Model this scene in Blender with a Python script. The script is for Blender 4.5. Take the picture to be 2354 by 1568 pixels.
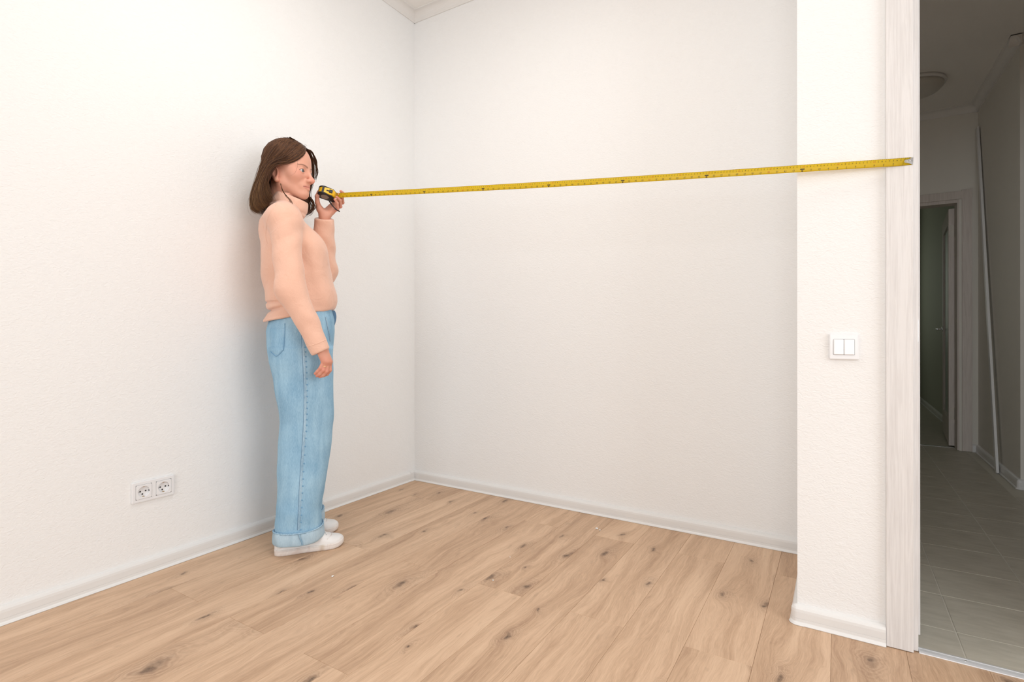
import bpy, bmesh, math, random
import numpy as np
from mathutils import Vector, Matrix
from mathutils.bvhtree import BVHTree

# ------------------------------------------------------------------ scene, camera, light
for o in list(bpy.data.objects):
    bpy.data.objects.remove(o, do_unlink=True)
SCN = bpy.context.scene
COL = SCN.collection
W, H = 2354, 1568
CAM_POS = (2.287, -2.487, 0.9333)
cam_d = bpy.data.cameras.new('camera')
cam_d.sensor_fit = 'HORIZONTAL'; cam_d.sensor_width = 36.0
cam_d.lens = 18.52
cam_d.shift_x = -0.01198; cam_d.shift_y = -0.01108
cam_d.clip_start = 0.05; cam_d.clip_end = 60
cam = bpy.data.objects.new('camera', cam_d); COL.objects.link(cam)
cam.location = CAM_POS
cam.rotation_mode = 'XYZ'
cam.rotation_euler = (math.radians(90.075), 0, 0.5381)
SCN.camera = cam

SCN.view_settings.view_transform = 'Standard'
SCN.view_settings.look = 'None'
SCN.view_settings.gamma = 1.0
SCN.view_settings.use_curve_mapping = False
SCN.view_settings.exposure = -0.54

world = bpy.data.worlds.new('sky'); SCN.world = world
world.use_nodes = True
bgn = world.node_tree.nodes['Background']
bgn.inputs[0].default_value = (0.86, 0.93, 1.0, 1); bgn.inputs[1].default_value = 1.6

def area(name, loc, rot, sx, sy, power, color):
    l = bpy.data.lights.new(name, 'AREA'); l.shape = 'RECTANGLE'; l.size = sx; l.size_y = sy
    l.energy = power; l.color = color
    o = bpy.data.objects.new(name, l); COL.objects.link(o)
    o.location = loc; o.rotation_euler = rot
    return o
# daylight entering the two big windows behind and beside the camera
DAY_W = area('window_daylight', (2.3, -6.12, 1.62), (math.radians(90), 0, 0), 2.3, 1.75, 100, (0.90, 0.955, 1.0))
DAY_R = area('window_daylight', (5.52, -2.3, 1.62), (math.radians(90), 0, math.radians(90)), 2.3, 1.75, 95, (0.90, 0.955, 1.0))
# daylight of the dim far room beyond the hallway
DAY_F = area('far_room_daylight', (2.2, 6.2, 1.5), (math.radians(-90), 0, 0), 1.0, 1.2, 3.6, (0.93, 1.0, 0.86))
# unseen soft fill light added to brighten the hallway
FILL_H = area('hall_fill_light', (1.66, 1.4, 1.5), (math.radians(90), 0, math.radians(-90)), 1.2, 1.2, 2.2, (1.0, 0.96, 0.88))

# ------------------------------------------------------------------ helpers
def tag(o, label=None, cat=None, group=None, kind=None):
    if label: o['label'] = label
    if cat: o['category'] = cat
    if group: o['group'] = group
    if kind: o['kind'] = kind
    return o

def empty(name, loc=(0, 0, 0), rz=0.0):
    o = bpy.data.objects.new(name, None); COL.objects.link(o)
    o.location = loc; o.rotation_euler = (0, 0, rz); o.empty_display_size = 0.05
    return o

def link(name, me, mat=None, parent=None, smooth=False):
    if mat is not None:
        me.materials.clear()
        for m in (mat if isinstance(mat, (list, tuple)) else [mat]):
            me.materials.append(m)
    if smooth:
        me.polygons.foreach_set('use_smooth', [True] * len(me.polygons))
    o = bpy.data.objects.new(name, me); COL.objects.link(o)
    if parent is not None: o.parent = parent
    return o

def mesh_np(name, V, F):
    """fast mesh from numpy verts and an (n,k) face array or list of such arrays"""
    V = np.asarray(V, np.float32)
    Fs = F if isinstance(F, list) else [F]
    Fs = [np.asarray(f, np.int32) for f in Fs if len(f)]
    me = bpy.data.meshes.new(name)
    me.vertices.add(len(V)); me.vertices.foreach_set('co', V.ravel())
    idx = np.concatenate([f.ravel() for f in Fs])
    tot = np.concatenate([np.full(len(f), f.shape[1], np.int32) for f in Fs])
    st = np.concatenate([[0], np.cumsum(tot)[:-1]]).astype(np.int32)
    me.loops.add(len(idx)); me.loops.foreach_set('vertex_index', idx)
    me.polygons.add(len(tot)); me.polygons.foreach_set('loop_start', st); me.polygons.foreach_set('loop_total', tot)
    me.update(calc_edges=True); me.validate()
    return me

def bm_mesh(bm, name):
    bmesh.ops.recalc_face_normals(bm, faces=bm.faces)
    me = bpy.data.meshes.new(name); bm.to_mesh(me); bm.free(); return me

def bm_box(bm, lo, hi):
    lo, hi = Vector(lo), Vector(hi)
    m = Matrix.Translation((lo + hi) / 2) @ Matrix.Diagonal((*(hi - lo), 1))
    return bmesh.ops.create_cube(bm, size=1.0, matrix=m)['verts']

def box(name, lo, hi, mat, parent=None, bevel=0.0, seg=2):
    bm = bmesh.new(); bm_box(bm, lo, hi)
    if bevel > 0:
        bmesh.ops.bevel(bm, geom=bm.edges[:], offset=bevel, segments=seg, affect='EDGES', profile=0.5)
    return link(name, bm_mesh(bm, name), mat, parent)

def prism_mesh(name, prof, path, cap=True):
    """sweep a 2-D profile (d outward, z) along a polyline of (point, outward normal) pairs"""
    V = []; n = len(prof)
    for p, nrm in path:
        for d, z in prof:
            V.append((p[0] + nrm[0] * d, p[1] + nrm[1] * d, p[2] + z))
    F = []
    for i in range(len(path) - 1):
        for j in range(n):
            a = i * n + j; b = i * n + (j + 1) % n
            F.append((a, b, b + n, a + n))
    bm = bmesh.new(); vs = [bm.verts.new(v) for v in V]
    for f in F: bm.faces.new([vs[k] for k in f])
    if cap:
        bm.faces.new([vs[k] for k in range(n)]); bm.faces.new([vs[(len(path) - 1) * n + k] for k in range(n)][::-1])
    return bm_mesh(bm, name)

def lathe(name, prof, seg=32, axis='Z'):
    V = []; F = []
    for r, z in prof:
        for k in range(seg):
            a = 2 * math.pi * k / seg
            V.append((r * math.cos(a), r * math.sin(a), z))
    for i in range(len(prof) - 1):
        for k in range(seg):
            F.append((i * seg + k, i * seg + (k + 1) % seg, (i + 1) * seg + (k + 1) % seg, (i + 1) * seg + k))
    bm = bmesh.new(); vs = [bm.verts.new(v) for v in V]
    for f in F: bm.faces.new([vs[k] for k in f])
    if prof[0][0] > 1e-6: bm.faces.new(vs[:seg][::-1])
    if prof[-1][0] > 1e-6: bm.faces.new(vs[-seg:])
    bmesh.ops.remove_doubles(bm, verts=bm.verts, dist=1e-7)
    return bm_mesh(bm, name)

def rrect(w, h, r, n=5):
    pts = []
    for cx, cy, a0 in ((w/2-r, h/2-r, 0), (-w/2+r, h/2-r, 90), (-w/2+r, -h/2+r, 180), (w/2-r, -h/2+r, 270)):
        for k in range(n + 1):
            a = math.radians(a0 + 90 * k / n); pts.append((cx + r * math.cos(a), cy + r * math.sin(a)))
    return pts

def loft(name, rings, close=True, cap0=True, cap1=True):
    n = len(rings[0]); V = [p for r in rings for p in r]; bm = bmesh.new()
    vs = [bm.verts.new(v) for v in V]
    for i in range(len(rings) - 1):
        for j in range(n if close else n - 1):
            a = i * n + j; b = i * n + (j + 1) % n
            bm.faces.new((vs[a], vs[b], vs[b + n], vs[a + n]))
    if cap0: bm.faces.new([vs[j] for j in range(n)][::-1])
    if cap1: bm.faces.new([vs[(len(rings) - 1) * n + j] for j in range(n)])
    return bm_mesh(bm, name)

# ------------------------------------------------------------------ materials
class NT:
    def __init__(s, name):
        s.m = bpy.data.materials.new(name); s.m.use_nodes = True
        s.t = s.m.node_tree; s.b = s.t.nodes['Principled BSDF']
    def n(s, typ, **kw):
        nd = s.t.nodes.new(typ)
        for k, v in kw.items():
            if k.startswith('i_'):
                key = k[2:]; key = int(key) if key.isdigit() else key
                if hasattr(v, 'is_linked') or hasattr(v, 'links'): s.t.links.new(v, nd.inputs[key])
                else: nd.inputs[key].default_value = v
            else: setattr(nd, k, v)
        return nd
    def l(s, a, b): s.t.links.new(a, b)
    def math(s, op, a, b=None, c=None):
        nd = s.t.nodes.new('ShaderNodeMath'); nd.operation = op
        for i, v in enumerate((a, b, c)):
            if v is None: continue
            if hasattr(v, 'links'): s.l(v, nd.inputs[i])
            else: nd.inputs[i].default_value = v
        return nd.outputs[0]
    def mix(s, f, a, b, mode='MIX'):
        nd = s.t.nodes.new('ShaderNodeMix'); nd.data_type = 'RGBA'; nd.blend_type = mode
        for key, v in ((0, f), (6, a), (7, b)):
            if hasattr(v, 'links'): s.l(v, nd.inputs[key])
            else: nd.inputs[key].default_value = v if key == 0 else (*v[:3], 1)
        return nd.outputs[2]
    def ramp(s, f, stops):
        nd = s.t.nodes.new('ShaderNodeValToRGB'); e = nd.color_ramp.elements
        while len(e) < len(stops): e.new(0.5)
        for el, (p, c) in zip(e, stops):
            el.position = p; el.color = (*c[:3], 1) if len(c) >= 3 else (c[0],) * 3 + (1,)
        s.l(f, nd.inputs[0]); return nd.outputs[0]
    def set(s, color=None, rough=None, metal=None, spec=None):
        if color is not None:
            if hasattr(color, 'links'): s.l(color, s.b.inputs['Base Color'])
            else: s.b.inputs['Base Color'].default_value = (*color[:3], 1)
        if rough is not None:
            if hasattr(rough, 'links'): s.l(rough, s.b.inputs['Roughness'])
            else: s.b.inputs['Roughness'].default_value = rough
        if metal is not None: s.b.inputs['Metallic'].default_value = metal
        if spec is not None: s.b.inputs['Specular IOR Level'].default_value = spec
        return s
    def bump(s, h, strength=0.3, dist=0.002):
        nd = s.t.nodes.new('ShaderNodeBump'); nd.inputs['Strength'].default_value = strength
        nd.inputs['Distance'].default_value = dist; s.l(h, nd.inputs['Height']); s.l(nd.outputs[0], s.b.inputs['Normal'])
        return s
    def coord(s, which='Object', scale=(1, 1, 1)):
        tc = s.t.nodes.new('ShaderNodeTexCoord'); mp = s.t.nodes.new('ShaderNodeMapping')
        mp.inputs['Scale'].default_value = scale; s.l(tc.outputs[which], mp.inputs[0]); return mp.outputs[0]
    def noise(s, vec, scale, detail=3, rough=0.5, dist=0.0, out=0):
        nd = s.t.nodes.new('ShaderNodeTexNoise'); s.l(vec, nd.inputs['Vector'])
        nd.inputs['Scale'].default_value = scale; nd.inputs['Detail'].default_value = detail
        nd.inputs['Roughness'].default_value = rough; nd.inputs['Distortion'].default_value = dist
        return nd.outputs[out]

def srgb(r, g, b):
    f = lambda c: (c / 255 / 12.92) if c <= 10.31 else ((c / 255 + 0.055) / 1.055) ** 2.4
    return (f(r), f(g), f(b))

def plain(name, col, rough=0.5, metal=0.0, spec=0.5, var=0.03, nscale=40, bump=0.0):
    k = NT(name); v = k.coord()
    f = k.noise(v, nscale, 3)
    lo = tuple(c * (1 - var) for c in col); hi = tuple(min(1, c * (1 + var)) for c in col)
    k.set(k.mix(f, lo, hi), rough, metal, spec)
    if bump > 0: k.bump(f, bump, 0.001)
    return k.m

def wallpaper(name, col, strength=0.85):
    k = NT(name)
    v = k.coord('Object', (1, 1, 1.7))
    h = k.noise(v, 62, 1.5, 0.6, 1.3)
    k.set(col, 0.62, 0, 0.25); k.bump(h, strength, 0.0016)
    return k.m

M = {}
M['wall'] = wallpaper('embossed_white_wallpaper', (0.885, 0.879, 0.868))
M['wall_hall'] = plain('matt_hall_paint', (0.80, 0.765, 0.70), 0.7, var=0.02, nscale=3)
M['ceiling'] = plain('stretch_ceiling_white', (0.90, 0.87, 0.83), 0.55, var=0.01, nscale=2)
M['plastic'] = plain('white_skirting_plastic', (0.80, 0.79, 0.775), 0.32, var=0.01, nscale=8)
M['crown'] = plain('white_cornice_foam', (0.80, 0.775, 0.745), 0.6, var=0.01, nscale=8)
M['socket'] = plain('glossy_white_plastic', (0.84, 0.84, 0.85), 0.22, var=0.008, nscale=10)
M['dark'] = plain('dark_hole', (0.02, 0.018, 0.018), 0.6)
M['steel'] = plain('brushed_steel', (0.72, 0.72, 0.72), 0.28, 1.0, var=0.06, nscale=90)
M['hinge'] = plain('worn_nickel', (0.40, 0.36, 0.31), 0.5, 0.6)
M['brass'] = plain('brass_contact', (0.55, 0.40, 0.22), 0.35, 1.0)
M['gap'] = plain('grey_gap', (0.25, 0.25, 0.26), 0.6)
M['gold'] = plain('gold', (0.95, 0.72, 0.38), 0.25, 1.0)
M['subfloor'] = plain('subfloor_dark', (0.22, 0.145, 0.095), 0.8)
M['alu'] = plain('satin_aluminium', (0.82, 0.83, 0.85), 0.38, 0.35, var=0.03, nscale=60)

def laminate(name, col, col2):
    k = NT(name); v = k.coord('Object', (1, 1, 0.035))
    g = k.noise(v, 260, 4, 0.6, 0.6); g2 = k.noise(v, 70, 2, 0.5, 1.2)
    f = k.math('ADD', k.math('MULTIPLY', g, 0.6), k.math('MULTIPLY', g2, 0.5))
    k.set(k.ramp(f, [(0.35, col2), (0.62, col)]), 0.5, 0, 0.3); k.bump(g, 0.25, 0.0008)
    return k.m
M['laminate'] = laminate('bleached_ash_laminate', (0.78, 0.755, 0.74), (0.66, 0.63, 0.615))
M['laminate_hall'] = laminate('pale_door_laminate', (0.72, 0.65, 0.60), (0.60, 0.53, 0.485))

def oak():
    k = NT('knotty_oak_laminate')
    tc = k.n('ShaderNodeTexCoord'); oi = k.n('ShaderNodeObjectInfo')
    rnd = oi.outputs['Random']
    off = k.n('ShaderNodeCombineXYZ', i_0=k.math('MULTIPLY', rnd, 37.0), i_1=k.math('MULTIPLY', rnd, 91.0), i_2=k.math('MULTIPLY', rnd, 13.0))
    p = k.n('ShaderNodeVectorMath', operation='ADD'); k.l(tc.outputs['Object'], p.inputs[0]); k.l(off.outputs[0], p.inputs[1])
    P = p.outputs[0]
    # knots: sparse stretched cells with a wobbly outline
    mk = k.n('ShaderNodeMapping', i_Scale=(6.4, 3.0, 1.0)); k.l(P, mk.inputs[0])
    wob = k.noise(P, 16, 3, 0.55, 0, out=1)
    ws = k.n('ShaderNodeVectorMath', operation='SCALE'); k.l(wob, ws.inputs[0]); ws.inputs['Scale'].default_value = 0.30
    mk2 = k.n('ShaderNodeVectorMath', operation='ADD'); k.l(mk.outputs[0], mk2.inputs[0]); k.l(ws.outputs[0], mk2.inputs[1])
    vo = k.n('ShaderNodeTexVoronoi', voronoi_dimensions='2D', feature='F1', i_Vector=mk2.outputs[0], i_Scale=1.0, i_Randomness=1.0)
    sepc = k.n('ShaderNodeSeparateColor'); k.l(vo.outputs['Color'], sepc.inputs[0])
    keep = k.math('GREATER_THAN', sepc.outputs[0], 0.36)
    size = k.math('MULTIPLY_ADD', k.math('POWER', sepc.outputs[1], 2.0), 0.95, 0.36)
    d = k.math('DIVIDE', vo.outputs['Distance'], size)
    d2 = k.math('MULTIPLY', d, d)
    near = k.math('MULTIPLY', keep, k.math('POWER', 2.718, k.math('MULTIPLY', d2, -11.0)))
    core = k.math('MULTIPLY', keep, k.math('POWER', 2.718, k.math('MULTIPLY', d2, -150.0)))
    # grain lines, bent around the knots
    sep = k.n('ShaderNodeSeparateXYZ'); k.l(P, sep.inputs[0])
    slow = k.noise(k.n('ShaderNodeMapping', i_Vector=P, i_Scale=(2.4, 0.8, 1)).outputs[0], 1.7, 2, 0.5)
    med = k.noise(k.n('ShaderNodeMapping', i_Vector=P, i_Scale=(3.0, 1.0, 1)).outputs[0], 7.0, 2, 0.5)
    gx = k.math('ADD', sep.outputs[0], k.math('ADD', k.math('MULTIPLY', near, 0.030), k.math('ADD', k.math('MULTIPLY', slow, 0.15), k.math('MULTIPLY', med, 0.022))))
    gv = k.n('ShaderNodeCombineXYZ', i_0=gx, i_1=k.math('MULTIPLY', sep.outputs[1], 0.05), i_2=0.0).outputs[0]
    fine = k.noise(gv, 420, 4, 0.65, 0.3)
    mid = k.noise(gv, 85, 3, 0.6, 0.6)
    broad = k.noise(gv, 17, 2, 0.5, 0.4)
    rings = k.math('SINE', k.math('MULTIPLY', k.math('ADD', d, k.math('MULTIPLY', med, 0.25)), 95.0))
    rings = k.math('MULTIPLY', k.math('MULTIPLY', rings, near), 0.085)
    f = k.math('ADD', k.math('MULTIPLY', fine, 0.34), k.math('ADD', k.math('MULTIPLY', mid, 0.34), k.math('MULTIPLY', broad, 0.48)))
    f = k.math('ADD', k.math('ADD', f, rings), k.math('MULTIPLY_ADD', rnd, 0.11, -0.055))
    c = k.ramp(f, [(0.36, (0.38, 0.233, 0.146)), (0.52, (0.555, 0.370, 0.242)), (0.64, (0.69, 0.480, 0.325)), (0.80, (0.79, 0.58, 0.405))])
    warm = k.noise(P, 3.2, 2)
    c = k.mix(k.math('MULTIPLY', warm, 0.22), c, (0.74, 0.475, 0.29))
    c = k.mix(k.math('MULTIPLY', near, 0.42), c, (0.40, 0.26, 0.172))
    crk = k.noise(P, 95, 4, 0.65, 0.8)
    c = k.mix(k.math('MULTIPLY', core, k.math('MULTIPLY_ADD', crk, 1.1, 0.28)), c, (0.105, 0.064, 0.042))
    streak = k.ramp(k.noise(k.n('ShaderNodeCombineXYZ', i_0=gx, i_1=k.math('MULTIPLY', sep.outputs[1], 0.35), i_2=0.0).outputs[0], 34, 2, 0.5), [(0.66, (0, 0, 0)), (0.74, (1, 1, 1))])
    c = k.mix(k.math('MULTIPLY', streak, 0.30), c, (0.36, 0.235, 0.155))
    k.set(c, k.math('MULTIPLY_ADD', fine, 0.18, 0.40), 0, 0.35)
    return k.m
M['oak'] = oak()

def tile_mat():
    k = NT('grey_beige_floor_tile'); oi = k.n('ShaderNodeObjectInfo')
    v = k.coord('Object', (1, 4, 1))
    g = k.noise(v, 9, 4, 0.6, 0.5)
    c = k.ramp(g, [(0.3, (0.46, 0.425, 0.35)), (0.7, (0.58, 0.54, 0.455))])
    c = k.mix(k.math('MULTIPLY', oi.outputs['Random'], 0.25), c, (0.50, 0.47, 0.40))
    k.set(c, 0.42, 0, 0.4); return k.m
M['tile'] = tile_mat()
M['grout'] = plain('pale_grout', (0.64, 0.61, 0.53), 0.8)

# ------------------------------------------------------------------ the room
XC, YC = 2.173, -0.590          # corner of the wall pier with the doorway
ZC = 2.914                      # ceiling
YR, XR = -6.2, 5.6            # rear wall, right wall
HZ = 2.66                       # hall ceiling
JX = 2.4725                     # edge of door casing
DX1 = 3.31                      # other side of the doorway
DZ = 2.03                       # door height

def struct(o, label, cat):
    return tag(o, label, cat, kind='structure')

struct(box('wall_left', (-0.12, YR - 0.12, -0.05), (0, 0.12, ZC + 0.1), M['wall']), 'white embossed wallpaper wall behind the woman', 'wall')
struct(box('wall_back', (0, 0, -0.05), (XC + 0.12, 0.12, ZC + 0.1), M['wall']), 'white wallpaper wall facing the room behind the yellow tape', 'wall')
# pier: return towards the back wall + strip left of the doorway + lintel + strip right of the doorway
bm = bmesh.new()
bm_box(bm, (XC, YC, -0.05), (JX - 0.03, YC + 0.10, ZC + 0.1))
bm_box(bm, (XC, YC + 0.10, -0.05), (XC + 0.10, 0.0, ZC + 0.1))
bm_box(bm, (JX - 0.03, YC, DZ + 0.03), (DX1 + 0.03, YC + 0.10, ZC + 0.1))
bm_box(bm, (DX1 + 0.03, YC, -0.05), (XR, YC + 0.10, ZC + 0.1))
struct(link('wall_doorway', bm_mesh(bm, 'wall_doorway'), M['wall']), 'white wallpaper wall pier beside the doorway with a light switch', 'wall')
WX0, WX1, WZ0, WZ1 = 1.10, 3.50, 0.72, 2.52
RY0, RY1 = -3.50, -1.10
bm = bmesh.new()
bm_box(bm, (XR, YR - 0.12, -0.05), (XR + 0.12, RY0, ZC + 0.1)); bm_box(bm, (XR, RY1, -0.05), (XR + 0.12, YC + 0.1, ZC + 0.1))
bm_box(bm, (XR, RY0, -0.05), (XR + 0.12, RY1, WZ0)); bm_box(bm, (XR, RY0, WZ1), (XR + 0.12, RY1, ZC + 0.1))
struct(link('wall_right', bm_mesh(bm, 'wall_right'), M['wall']), 'white wallpaper side wall of the room with a window', 'wall')
bm = bmesh.new()
bm_box(bm, (0, YR - 0.12, -0.05), (WX0, YR, ZC + 0.1)); bm_box(bm, (WX1, YR - 0.12, -0.05), (XR, YR, ZC + 0.1))
bm_box(bm, (WX0, YR - 0.12, -0.05), (WX1, YR, WZ0)); bm_box(bm, (WX0, YR - 0.12, WZ1), (WX1, YR, ZC + 0.1))
struct(link('wall_rear', bm_mesh(bm, 'wall_rear'), M['wall']), 'white wallpaper wall with the large window', 'wall')
struct(box('ceiling', (-0.1, YR - 0.1, ZC), (XR + 0.1, 0.1, ZC + 0.08), M['ceiling']), 'smooth white ceiling above the white cornice', 'ceiling')

# window in the rear wall (lights the room)
kg = NT('window_glass'); kg.set((1, 1, 1), 0.02); kg.b.inputs['Transmission Weight'].default_value = 1.0; kg.b.inputs['IOR'].default_value = 1.45
M['glass'] = kg.m
ww, wh = WX1 - WX0, WZ1 - WZ0
def make_window(name, loc, rz, label):
    win = empty(name, loc, rz); struct(win, label, 'window')
    def wbox(n, x0, x1, z0, z1, y0=-0.035, y1=0.035): return box(n, (x0, y0, z0), (x1, y1, z1), M['plastic'], win, 0.004)
    wbox('frame_bar', -ww/2, ww/2, 0, 0.07); wbox('frame_bar', -ww/2, ww/2, wh - 0.07, wh)
    for cx in (-ww/2 + 0.035, -ww/6, ww/6, ww/2 - 0.035): wbox('frame_bar', cx - 0.035, cx + 0.035, 0.07, wh - 0.07)
    for a, b in ((-ww/2 + 0.07, -ww/6 - 0.035), (-ww/6 + 0.035, ww/6 - 0.035), (ww/6 + 0.035, ww/2 - 0.07)):
        box('pane', (a, -0.004, 0.07), (b, 0.004, wh - 0.07), M['glass'], win)
make_window('window_1', ((WX0 + WX1) / 2, YR - 0.06, WZ0), 0, 'large white framed window in the wall opposite the back wall')
make_window('window_2', (XR + 0.06, (RY0 + RY1) / 2, WZ0), math.radians(90), 'large white framed window in the wall facing the woman')

# floor of planks ------------------------------------------------------------
floor = struct(box('floor', (-0.02, YR - 0.05, -0.03), (XR, 0.0, -0.006), M['subfloor']), 'knotty light oak laminate floor of long planks', 'floor')
PWID, PLEN = 0.2, 1.243
def plank_mesh(w, l):
    g = 0.00022; c = 0.0007; t = 0.006
    rings = []
    for d, z in ((g, -t), (g, -0.0009), (g + c, 0.0), (w / 2, 0.0)):
        pass
    bm = bmesh.new()
    lo0 = [(g, g), (w - g, g), (w - g, l - g), (g, l - g)]
    lo1 = [(g + c, g + c), (w - g - c, g + c), (w - g - c, l - g - c), (g + c, l - g - c)]
    r0 = [bm.verts.new((x, y, -t)) for x, y in lo0]; r1 = [bm.verts.new((x, y, -0.0008)) for x, y in lo0]
    r2 = [bm.verts.new((x, y, 0)) for x, y in lo1]
    for A, B in ((r0, r1), (r1, r2)):
        for j in range(4): bm.faces.new((A[j], A[(j + 1) % 4], B[(j + 1) % 4], B[j]))
    bm.faces.new(r2)
    return bm_mesh(bm, 'plank')
SX0 = 0.0
seam0 = 0.0235          # first seam seen along the skirting
plank_cache = {}
xs = [0.0] + [seam0 + PWID * 0.935 * i for i in range(0, 34)]
xs = [x for x in xs if x < XR] + [XR]
for i in range(len(xs) - 1):
    w = xs[i + 1] - xs[i]
    if w < 0.004: continue
    first = -0.262 if i % 2 == 0 else -0.905
    ys = [0.0]; y = first
    while y > YR: ys.append(y); y -= PLEN
    ys.append(YR)
    if xs[i] > XC - 0.02:
        ys = [YC + 0.012] + [q for q in ys[1:] if q < YC - 0.05]
    for a, b in zip(ys[:-1], ys[1:]):
        l = a - b
        key = (round(w, 3), round(l, 3))
        if key not in plank_cache:
            plank_cache[key] = plank_mesh(w, l); plank_cache[key].materials.append(M['oak'])
        o = link('plank', plank_cache[key], None, floor); o.location = (xs[i], b, 0)

# skirting -------------------------------------------------------------------
SK = [(0, 0), (0.021, 0), (0.0225, 0.002), (0.0195, 0.007), (0.0165, 0.0105), (0.0163, 0.0195), (0.0153, 0.020), (0.0163, 0.0206),
      (0.0165, 0.040), (0.0155, 0.048), (0.0115, 0.0545), (0.005, 0.0585), (0.0, 0.0595)]
def skirt(name, path, label, mat='plastic', parent=None):
    o = link(name, prism_mesh(name, SK, path), M[mat], parent)
    return struct(o, label, 'skirting')
def corner_cap(parent, center, angs, inner=False, mat='plastic', k=1.12):
    prof = [(d * k + 0.0006, z * 1.02) for d, z in SK]
    path = [((center[0], center[1], 0), (math.cos(a), math.sin(a))) for a in angs]
    return link('corner_cap', prism_mesh('corner_cap', prof, path), M[mat], parent)
D = 0.0225
s1 = skirt('baseboard_left', [((0, YR, 0), (1, 0)), ((0, -0.0, 0), (1, 0))], 'white plastic skirting along the wall behind the woman')
s2 = skirt('baseboard_back', [((0.0, 0, 0), (0, -1)), ((XC, 0, 0), (0, -1))], 'white plastic skirting along the back wall under the tape')
s3 = skirt('baseboard_pier', [((XC, YC, 0), (0, -1)), ((2.4065, YC, 0), (0, -1))], 'short white skirting piece at the foot of the wall pier')
link('return_piece', prism_mesh('return_piece', SK, [((XC, YC, 0), (-1, 0)), ((XC, -0.0, 0), (-1, 0))]), M['plastic'], s3)
# rounded outer corner cap, inner corner cap, joint clip
corner_cap(s3, (XC, YC), [math.radians(180 + 90 * t / 8) for t in range(9)], k=1.06)
for a, b in (((XC, YC, 0), (XC + 0.020, YC, 0)),):
    link('corner_cap', prism_mesh('corner_cap', [(d * 1.06 + 0.0006, z * 1.02) for d, z in SK], [(a, (0, -1)), (b, (0, -1))]), M['plastic'], s3)
prof_c = [(d * 1.06 + 0.0005, z * 1.02) for d, z in SK]
link('corner_cap', prism_mesh('corner_cap', prof_c, [((0, -0.022, 0), (1, 0)), ((0, -0.05, 0), (1, 0))]), M['plastic'], s1)
link('corner_cap', prism_mesh('corner_cap', prof_c, [((0.022, 0, 0), (0, -1)), ((0.05, 0, 0), (0, -1))]), M['plastic'], s2)
link('joint_clip', prism_mesh('joint_clip', prof_c, [((0, -0.665, 0), (1, 0)), ((0, -0.69, 0), (1, 0))]), M['plastic'], s1)

# cornice --------------------------------------------------------------------
CP, CH = 0.05, 0.054
CR = [(0, 0), (0.006, 0.0), (0.0075, 0.005)]
for t in range(1, 8):
    a = math.pi / 2 * t / 8
    CR.append((0.0075 + (CP - 0.013) * (1 - math.cos(a)), 0.005 + (CH - 0.011) * math.sin(a)))
CR += [(CP - 0.004, CH - 0.006), (CP, CH - 0.005), (CP, CH), (0, CH)]
def cornice(name, path, label):
    return struct(link(name, prism_mesh(name, CR, path), M['crown']), label, 'cornice')
zc0 = ZC - CH
cornice('trim_1', [((0, YR, zc0), (1, 0)), ((0, 0, zc0), (1, 0))], 'white cove cornice above the wall behind the woman')
cornice('trim_2', [((0, 0, zc0), (0, -1)), ((XC, 0, zc0), (0, -1))], 'white cove cornice above the back wall')
cornice('trim_3', [((XC, YC, zc0), (0, -1)), ((XR, YC, zc0), (0, -1))], 'white cove cornice above the doorway wall')

# door frame -----------------------------------------------------------------
door = empty('door_1', (JX, YC, 0)); struct(door, 'pale ash laminate door frame of the open doorway', 'door frame')
def dbox(n, lo, hi, m='laminate', bev=0.0012, par=None):
    lo = (lo[0] - JX, lo[1] - YC, lo[2]); hi = (hi[0] - JX, hi[1] - YC, hi[2])
    return box(n, lo, hi, M[m], par or door, bev)
dbox('casing', (2.407, YC - 0.014, 0.002), (JX, YC, DZ + 0.07))
dbox('casing', (DX1, YC - 0.014, 0.002), (DX1 + 0.066, YC, DZ + 0.07))
dbox('casing', (2.405, YC - 0.0145, DZ), (DX1 + 0.068, YC - 0.0005, DZ + 0.066))
dbox('jamb', (JX - 0.03, YC + 0.0005, 0.002), (JX + 0.0125, YC + 0.10, DZ + 0.03))
dbox('jamb', (DX1 - 0.0125, YC + 0.0005, 0.002), (DX1 + 0.03, YC + 0.10, DZ + 0.03))
dbox('jamb', (JX + 0.0125, YC + 0.0005, DZ), (DX1 - 0.0125, YC + 0.10, DZ + 0.03))
dbox('door_stop', (JX + 0.0125, YC + 0.045, 0.03), (JX + 0.0215, YC + 0.10, DZ))
dbox('door_stop', (DX1 - 0.0215, YC + 0.045, 0.03), (DX1 - 0.0125, YC + 0.10, DZ))
sp = dbox('strike_plate', (JX + 0.0125, YC + 0.012, 0.90), (JX + 0.0142, YC + 0.034, 0.965), 'steel', 0.0004)
# metal threshold strip
thr = empty('threshold_strip', (JX, YC, 0)); tag(thr, 'shiny metal threshold strip between oak floor and hallway tiles', 'threshold')
tp = [(-0.017, 0.0), (-0.0165, 0.0025), (-0.008, 0.0042), (-0.0065, 0.0033), (0.0055, 0.0037), (0.007, 0.0046), (0.014, 0.0036), (0.017, 0.0)]
link('profile', prism_mesh('profile', tp, [((0.0135, 0.012, 0.0005), (0, 1)), ((DX1 - JX - 0.0135, 0.012, 0.0005), (0, 1))]), M['alu'], thr)
for sx_ in (0.12, 0.32, 0.52, 0.72):
    o = link('screw', lathe('screw', [(0, 0.0052), (0.0025, 0.005), (0.0035, 0.0042), (0.0035, 0.003)], 14), M['steel'], thr); o.location = (sx_, 0.0115, 0)

# socket pair on the left wall -----------------------------------------------
GS = 0.974
so = empty('wall_socket', (0.0, -1.469, 0.318)); so.rotation_euler = (math.radians(90), 0, math.radians(90)); so.scale = (GS * 1.0, GS * 1.0, GS)
tag(so, 'white double wall socket low on the wall behind the woman', 'socket')
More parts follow.
